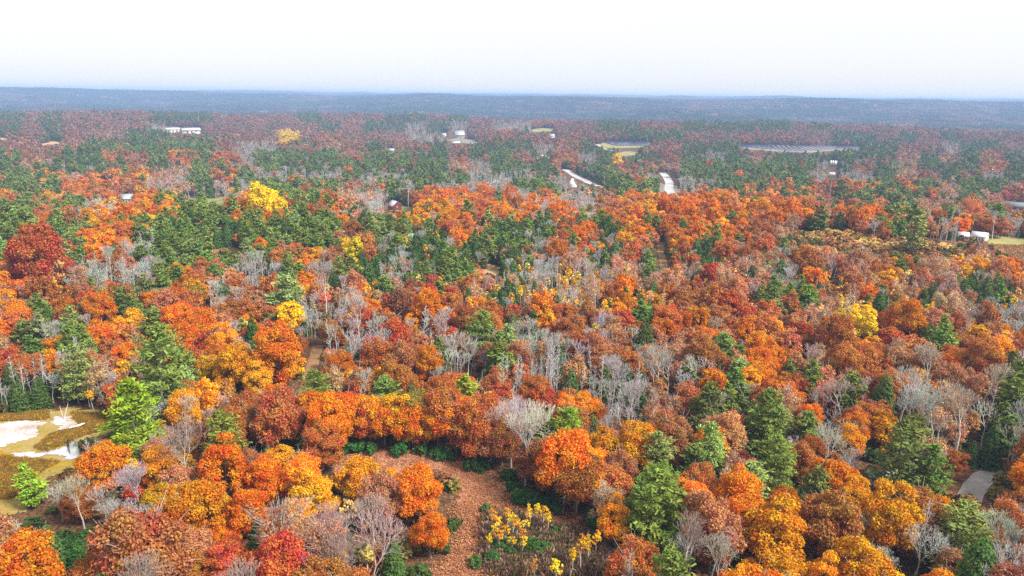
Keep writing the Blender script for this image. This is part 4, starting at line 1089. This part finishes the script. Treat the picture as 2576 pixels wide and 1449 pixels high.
for lab, ix, iy, h in (("taller wooden utility pole among dark evergreens at the far right", 2531, 409, 15), ("shorter wooden utility pole in the bare trees below the other", 2444, 432, 13)):
    p = at(ix, iy); t = thing("utility_pole", lab, "utility pole", tuple(p), rad(15), "utility poles in the valley")
    m = MB(); m.tubes([[0, 0, -.5, 0, 0, h, .30, .22]], 6); link("pole", m.mesh("pole", [m_bleach]), t)
    m = MB(); m.box((0, -.25, h - 1.2), (3.2, .18, .22)); link("crossarm", m.mesh("crossarm", [m_bleach]), t)
for lab, ix, iy, h in (("white lamp post left of the blue grey roof", 2549, 528, 7.5), ("white lamp post in front of the blue grey roof", 2572, 533, 7.5)):
    p = at(ix, iy); t = thing("lamp_post", lab, "lamp post", tuple(p), 0, "lamp posts at the right edge")
    m = MB(); m.tubes([[0, 0, -.5, 0, 0, h, .16, .12]], 6); link("pole", m.mesh("pole", [m_panelw]), t)
    m = MB(); m.box((.5, 0, h), (1.6, .5, .22)); link("lamp_head", m.mesh("lamp_head", [m_panelw]), t)
for w_, x_, y_ in (("the left track", 778, 940), ("the gravel drive", 2455, 1215), ("the country road", 1460, 450), ("the dry meadow", 2300, 620), ("the mown grass", 2550, 615)): LANDMARK.append((w_, x_, y_))

# ------------------------------------------------------------------ trees as things, each labelled from what it looks like and what stands next to it
COLW = dict(orange='bright orange', golden='golden', yellow='yellow', rust='rust brown', salmon='salmon pink', copper='copper brown', red='red', crimson='dark red', tan='tan', straw='straw yellow',
            green='green', pale='pale green', lime='yellow green', dark='dark green', grey='grey', pinkish='pinkish grey', brown='brownish', olive='olive', deep='dark green')
KINDW = dict(oak='broad oak', maple='maple', gold='hickory', beech='beech', ash='thin-leaved ash', aspen='slender aspen', pine='pine', hemlock='conical evergreen', bare='leafless spreading tree',
             pole='leafless thin tree', shrub='shrub')
GRPW = dict(oak='oaks of the autumn forest', maple='maples of the autumn forest', gold='hickories of the autumn forest', beech='beeches of the autumn forest', ash='sparse trees of the autumn forest',
            aspen='aspens of the autumn forest', pine='pines of the forest', hemlock='conical evergreens of the forest', bare='leafless spreading trees', pole='leafless thin trees', shrub='shrubs along the clearing')
CATW = dict(shrub='shrub')
for i, pk in enumerate(PICK): LANDMARK.append((pk[6], pk[0], pk[1]))
LMX = np.array([l[1] for l in LANDMARK]) * W / 2575.; LMY = np.array([l[2] for l in LANDMARK]) * HH / 1449.
DIRW = ['right of', 'behind-right of', 'behind', 'behind-left of', 'left of', 'front-left of', 'in front of', 'front-right of']
sel = np.nonzero(single)[0]
LABEL = {}
look = np.array([COLW[C_[i]] + ' ' + KINDW[K_[i]] for i in range(NT)])
med = {k: np.median(Hh[sel][K_[sel] == k]) for k in set(K_[sel])}
size = np.array(['tall ' if Hh[i] > 1.12 * med.get(K_[i], 1) else 'small ' if Hh[i] < .86 * med.get(K_[i], 1) else '' for i in range(NT)])
look = np.char.add(size, look)
for lk in np.unique(look[sel]):
    q = sel[look[sel] == lk]; q = q[P_[q] < 0]
    if not len(q): continue
    dx = QX[q][:, None] - LMX[None]; dy = QY[q][:, None] - LMY[None]
    octn = (np.round(np.arctan2(-dy, dx) / (math.pi / 4)).astype(int)) % 8
    dist = np.hypot(dx, dy)
    rank = np.full(dist.shape, 999)
    for l in range(len(LMX)):
        for o in range(8):
            c = np.nonzero(octn[:, l] == o)[0]
            if len(c): rank[c[np.argsort(dist[c, l])], l] = np.arange(1, len(c) + 1)
    score = rank + dist / 60.
    b = np.argmin(score, axis=1)
    for j, i in enumerate(q):
        l = b[j]; r = rank[j, l]
        n = NUM[r] if r < len(NUM) else 'farthest'
        first = 'nearest' if r == 1 else n
        LABEL[i] = f"{lk}, {first} one {DIRW[octn[j, l]]} {LANDMARK[l][0]}"
for i in sel:
    if P_[i] >= 0: LABEL[i] = PICK[P_[i]][5]

def eul(i): return (tilt[i, 0], tilt[i, 1], rotz[i])
VAR = np.array([int(rng.integers(0, 97)) for _ in range(NT)])
cache = {}
def make_tree(i):
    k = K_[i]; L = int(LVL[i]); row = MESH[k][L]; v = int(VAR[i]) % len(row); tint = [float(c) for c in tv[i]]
    sc = (S_[i], S_[i], S_[i] * hz[i])
    parts = row[v][0] is not None
    key = (k, L, v)
    if key not in cache:
        if parts:
            r = bpy.data.objects.new(KNAME[k], None); a = bpy.data.objects.new("trunk", row[v][0]); c = bpy.data.objects.new("crown", row[v][1])
            cache[key] = (r, a, c)
        else: cache[key] = (bpy.data.objects.new(KNAME[k], row[v][2]),)
        os_ = cache[key]
    else: os_ = tuple(o.copy() for o in cache[key])
    r = os_[0]; COL.objects.link(r)
    r.location = (X_[i], Y_[i], Z_[i]); r.rotation_euler = eul(i); r.scale = sc
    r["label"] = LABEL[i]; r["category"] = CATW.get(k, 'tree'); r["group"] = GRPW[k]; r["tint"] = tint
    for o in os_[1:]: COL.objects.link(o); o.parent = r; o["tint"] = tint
for i in sel: make_tree(i)

# ------------------------------------------------------------------ the rest of the woods: one object per kind
def scatter(name, pts, rot, scl, idx, tint, meshes):
    col = bpy.data.collections.new(name + "_shapes")
    for n, me in enumerate(meshes): col.objects.link(bpy.data.objects.new(f"shape_{n:02d}_{name}", me))
    me = bpy.data.meshes.new(name)
    me.vertices.add(len(pts)); me.vertices.foreach_set("co", np.asarray(pts, dtype=np.float32).ravel())
    for nm, ty, arr, fld in (("rot", 'FLOAT_VECTOR', rot, "vector"), ("scl", 'FLOAT_VECTOR', scl, "vector"), ("idx", 'INT', idx, "value"), ("tint", 'FLOAT_VECTOR', tint, "vector")):
        a = me.attributes.new(nm, ty, 'POINT'); a.data.foreach_set(fld, np.asarray(arr, dtype=np.int32 if ty == 'INT' else np.float32).ravel())
    ng = bpy.data.node_groups.new(name, 'GeometryNodeTree'); ng.is_modifier = True
    ng.interface.new_socket("Geometry", in_out='INPUT', socket_type='NodeSocketGeometry'); ng.interface.new_socket("Geometry", in_out='OUTPUT', socket_type='NodeSocketGeometry')
    N, Lk = ng.nodes, ng.links
    gi, go = N.new('NodeGroupInput'), N.new('NodeGroupOutput')
    ip = N.new('GeometryNodeInstanceOnPoints'); ci = N.new('GeometryNodeCollectionInfo')
    ci.inputs["Collection"].default_value = col; ci.inputs["Separate Children"].default_value = True; ci.inputs["Reset Children"].default_value = True
    ip.inputs["Pick Instance"].default_value = True
    def att(nm, ty):
        a = N.new('GeometryNodeInputNamedAttribute'); a.data_type = ty; a.inputs["Name"].default_value = nm; return a.outputs["Attribute"]
    e = N.new('FunctionNodeEulerToRotation')
    Lk.new(att("rot", 'FLOAT_VECTOR'), e.inputs[0]); Lk.new(e.outputs[0], ip.inputs["Rotation"])
    Lk.new(att("scl", 'FLOAT_VECTOR'), ip.inputs["Scale"]); Lk.new(att("idx", 'INT'), ip.inputs["Instance Index"])
    Lk.new(gi.outputs[0], ip.inputs["Points"]); Lk.new(ci.outputs[0], ip.inputs["Instance"]); Lk.new(ip.outputs[0], go.inputs[0])
    o = link(name, me, None, kind="stuff")
    md = o.modifiers.new("scatter", 'NODES'); md.node_group = ng
    return o
DESC = dict(oak="orange and rust oaks", maple="red maples", gold="golden hickories", beech="rust and salmon beeches", ash="tan thin-leaved trees", aspen="yellow aspens", pine="green pines", hemlock="dark conical evergreens",
            bare="grey leafless trees", pole="thin leafless trees", shrub="low green shrubs")
for k in KLIST:
    q = np.nonzero((K_ == k) & ~single)[0]
    if not len(q): continue
    flat, off = [], []
    for L in range(4): off.append(len(flat)); flat += [m[2] for m in MESH[k][L]]
    idx = np.array([off[LVL[i]] + VAR[i] % len(MESH[k][LVL[i]]) for i in q])
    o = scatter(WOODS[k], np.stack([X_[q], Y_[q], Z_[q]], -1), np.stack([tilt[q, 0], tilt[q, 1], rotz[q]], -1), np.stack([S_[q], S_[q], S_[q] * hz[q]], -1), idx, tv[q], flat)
    o["label"] = f"mass of {DESC[k]} filling the forest and far slopes"; o["category"] = "woods"

# far hills: clumps of crowns
def clump(seed, n, R, leaf, evergreen):
    r = np.random.default_rng(seed); c = MB()
    for i in range(n):
        a = r.uniform(0, 6.28); d_ = R * math.sqrt(r.random()); h = r.uniform(11, 20); w = r.uniform(3.5, 6.5) * (.7 if evergreen else 1)
        m_ = 12; u = r.normal(size=(m_, 3)); u /= np.linalg.norm(u, axis=1, keepdims=True); u[:, 2] = np.abs(u[:, 2])
        p = np.array([math.cos(a) * d_, math.sin(a) * d_, h * .55]) + u * np.array([w, w, h * .45]) * (np.array([1, 1, 1.3]) if evergreen else 1)
        lv = r.random()
        c.leaves(p, u + [0, 0, .5] + r.normal(0, .4, (m_, 3)), leaf, 0, .8); c.lv[-1] = np.clip(lv + r.normal(0, .2, m_), 0, 1).astype(np.float32)
    return c.mesh("clump", [LEAF])
cl = [clump(400 + i, 26, 30, 4.6, i % 2 == 1) for i in range(6)]
hx, hy = rings(3450, 16500, lambda d: 30 + 45 * min(1, (d - 3450) / 7000.))
v = in_sight(hx, hy, 30); hx, hy = hx[v], hy[v]; hd = np.hypot(hx, hy)
hk, ht = choose(hx, hy)
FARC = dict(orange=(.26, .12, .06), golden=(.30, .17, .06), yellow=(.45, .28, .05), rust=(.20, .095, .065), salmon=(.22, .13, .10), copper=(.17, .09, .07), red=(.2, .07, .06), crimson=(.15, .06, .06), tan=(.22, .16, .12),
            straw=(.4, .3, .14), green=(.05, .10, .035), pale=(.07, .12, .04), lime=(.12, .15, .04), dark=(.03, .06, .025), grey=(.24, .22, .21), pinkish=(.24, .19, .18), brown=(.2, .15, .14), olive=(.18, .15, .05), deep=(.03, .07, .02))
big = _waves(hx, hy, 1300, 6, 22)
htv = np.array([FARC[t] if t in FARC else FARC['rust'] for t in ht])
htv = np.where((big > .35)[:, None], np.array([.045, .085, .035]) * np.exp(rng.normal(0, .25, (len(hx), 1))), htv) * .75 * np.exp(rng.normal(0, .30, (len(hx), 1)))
hs_ = (1 + .9 * np.clip((hd - 3450) / 7000, 0, 1)); hzs = rng.uniform(.8, 1.25, len(hx))
ev = np.isin(ht.astype(str), ['green', 'pale', 'lime', 'dark', 'deep']) | (big > .35)
o = scatter("distant_woods", np.stack([hx, hy, terrain(hx, hy) - 1], -1), np.stack([0 * hx, 0 * hx, rng.uniform(0, 6.28, len(hx))], -1), np.stack([hs_, hs_, hzs], -1),
            rng.integers(0, 3, len(hx)) * 2 + ev, htv, cl)
o["label"] = "unbroken mixed woods covering the far blue hills"; o["category"] = "woods"

# sedge and brush tufts on the open ground
def tuft(seed, h, n, w, spread):
    r = np.random.default_rng(seed); c = MB()
    p = np.c_[r.normal(0, spread, (n, 2)), np.full(n, h * .42)]
    out = np.c_[r.normal(0, .45, (n, 2)), np.ones(n)]
    nr = np.c_[r.normal(0, 1, (n, 2)), np.zeros(n)]
    c.leaves(p, nr, h, 0, w, out)
    return c.mesh("tuft", [LEAF])
def cover(name, label, ipolys, n, tints, h, meshes, seed):
    r = np.random.default_rng(seed); P, C = [], []
    for ip in ipolys:
        poly = [tuple(at(x, y)[:2]) for x, y in ip]; a = np.array(poly); lo, hi = a.min(0), a.max(0)
        q = r.uniform(lo, hi, (n * 4, 2)); q = q[inside(q[:, 0], q[:, 1], poly)][:n]; P.append(q)
    P = np.concatenate(P); m_ = len(P)
    pick = r.integers(0, len(tints), m_)
    s = r.uniform(.6, 1.4, m_) * h
    o = scatter(name, np.c_[P, terrain(P[:, 0], P[:, 1]) + .1], np.c_[r.normal(0, .1, (m_, 2)), r.uniform(0, 6.28, m_)], np.stack([s * 1.3, s * 1.3, s], -1), r.integers(0, len(meshes), m_), np.array(tints)[pick] * np.exp(r.normal(0, .2, (m_, 1))), meshes)
    o["label"] = label; o["category"] = "ground cover"
tf = [tuft(500 + i, 1., 16, .10, .28) for i in range(3)]
cover("marsh_grass", "low gold and brown sedge growing round the pond", [[(90, 1128), (130, 1095), (190, 1080), (262, 1072), (270, 1082), (215, 1095), (178, 1112), (120, 1136)], [(0, 1150), (60, 1156), (150, 1164), (110, 1185), (70, 1215), (40, 1250), (0, 1260)],
      [(180, 1040), (290, 1045), (285, 1080), (215, 1075), (195, 1062)], [(0, 1048), (120, 1036), (120, 1056), (0, 1060)]], 1500, [(.46, .24, .02), (.36, .18, .015), (.24, .17, .03), (.30, .20, .07)], .7, tf, 61)
cover("dry_brush", "brownish dry brush beside the leaf covered path", [[(1220, 1300), (1280, 1300), (1440, 1345), (1520, 1380), (1540, 1449), (1240, 1449), (1215, 1400)]], 1500, [(.30, .16, .12), (.24, .15, .11), (.20, .14, .06), (.12, .13, .04), (.34, .22, .16)], 1.7, tf, 62)
cover("meadow_grass", "tawny rough grass and weeds of the dry meadow", [[(2000, 600), (2160, 600), (2310, 605), (2400, 625), (2400, 660), (2250, 660), (2050, 640)], [(2480, 620), (2600, 620), (2600, 680)]], 900, [(.42, .24, .11), (.5, .32, .16), (.36, .18, .07)], 1.3, tf, 63)
def flecks(seed, n, size, R_):
    r = np.random.default_rng(seed); c = MB(); a = r.normal(0, R_, (n, 2))
    c.leaves(np.c_[a, r.uniform(.02, .12, n)], np.c_[r.normal(0, .45, (n, 2)), np.ones(n)], size, 0, .8)
    return c.mesh("leaf_scatter", [LEAF])
fl = [flecks(530 + i, 26, .15, 1.1) for i in range(3)]
CLR = [[(838, 1150), (900, 1128), (1000, 1140), (1090, 1142), (1180, 1165), (1240, 1180), (1266, 1210), (1268, 1250), (1300, 1272), (1400, 1290), (1450, 1310), (1440, 1335), (1340, 1325), (1280, 1290), (1225, 1300), (1200, 1285), (1150, 1290), (1150, 1225), (1080, 1185), (960, 1190), (850, 1225)],
       [(1150, 1285), (1205, 1285), (1205, 1335), (1195, 1400), (1215, 1450), (1050, 1450), (1130, 1430), (1165, 1360)]]
cover("fallen_leaves", "fallen orange and brown leaves strewn over the clearing", CLR, 1500, [(.42, .17, .08), (.36, .14, .06), (.46, .20, .10), (.48, .24, .14), (.28, .12, .06)], 1.0, fl, 66)
ug = [MESH['shrub'][2][i][2] for i in range(2)]
cover("meadow_brush", "small bushes and saplings dotted over the dry meadow", [[(1990, 592), (2120, 590), (2210, 600), (2310, 602), (2440, 640), (2400, 652), (2130, 634), (2000, 608)]], 190, [(.12, .13, .03), (.36, .19, .06), (.45, .26, .10), (.3, .13, .05), (.5, .33, .08)], .95, ug, 67)
q = rng.uniform(0, 1, (5200, 2)); ud = np.sqrt(85 ** 2 + q[:, 0] * (540 ** 2 - 85 ** 2)); ua = (q[:, 1] * 2 - 1) * AZ
ux, uy = ud * np.sin(ua), ud * np.cos(ua)
ok = np.ones(len(ux), dtype=bool)
for poly in OPEN: ok &= ~inside(ux, uy, poly)
ux, uy = ux[ok], uy[ok]; n_ = len(ux); s_ = rng.uniform(.4, 1.1, n_)
ut = np.array([(.05, .08, .02), (.16, .08, .03), (.10, .09, .03), (.26, .12, .05), (.2, .16, .04)])[rng.integers(0, 5, n_)]
o = scatter("undergrowth", np.c_[ux, uy, terrain(ux, uy)], np.c_[np.zeros((n_, 2)), rng.uniform(0, 6.28, n_)], np.stack([s_, s_, s_], -1), rng.integers(0, 2, n_), ut, ug)
o["label"] = "low brush and seedlings on the forest floor"; o["category"] = "ground cover"

# ------------------------------------------------------------------ haze: the air over the whole country
hm_ = bpy.data.materials.new("haze"); hm_.use_nodes = True
n, l = hm_.node_tree.nodes, hm_.node_tree.links
n.remove(n["Principled BSDF"])
pv = n.new("ShaderNodeVolumePrincipled"); pv.inputs["Color"].default_value = (.42, .62, 1.0, 1); pv.inputs["Density"].default_value = 1.25e-4; pv.inputs["Anisotropy"].default_value = 0.0
l.new(pv.outputs[0], n["Material Output"].inputs["Volume"])
m = MB(); zlo, zhi = -120., 125.
m.box((0, 0, (zlo + zhi) / 2), (64000, 64000, zhi - zlo))
link("haze", m.mesh("haze", [hm_]), None, kind="stuff", label="blue autumn haze over the far hills")
print("TREES", NT, "near", N_NEAR, "singles", len(sel), {k: int(np.sum(single & (K_ == k))) for k in KLIST}, {k: int(np.sum(K_ == k)) for k in KLIST}, "clumps", len(hx))
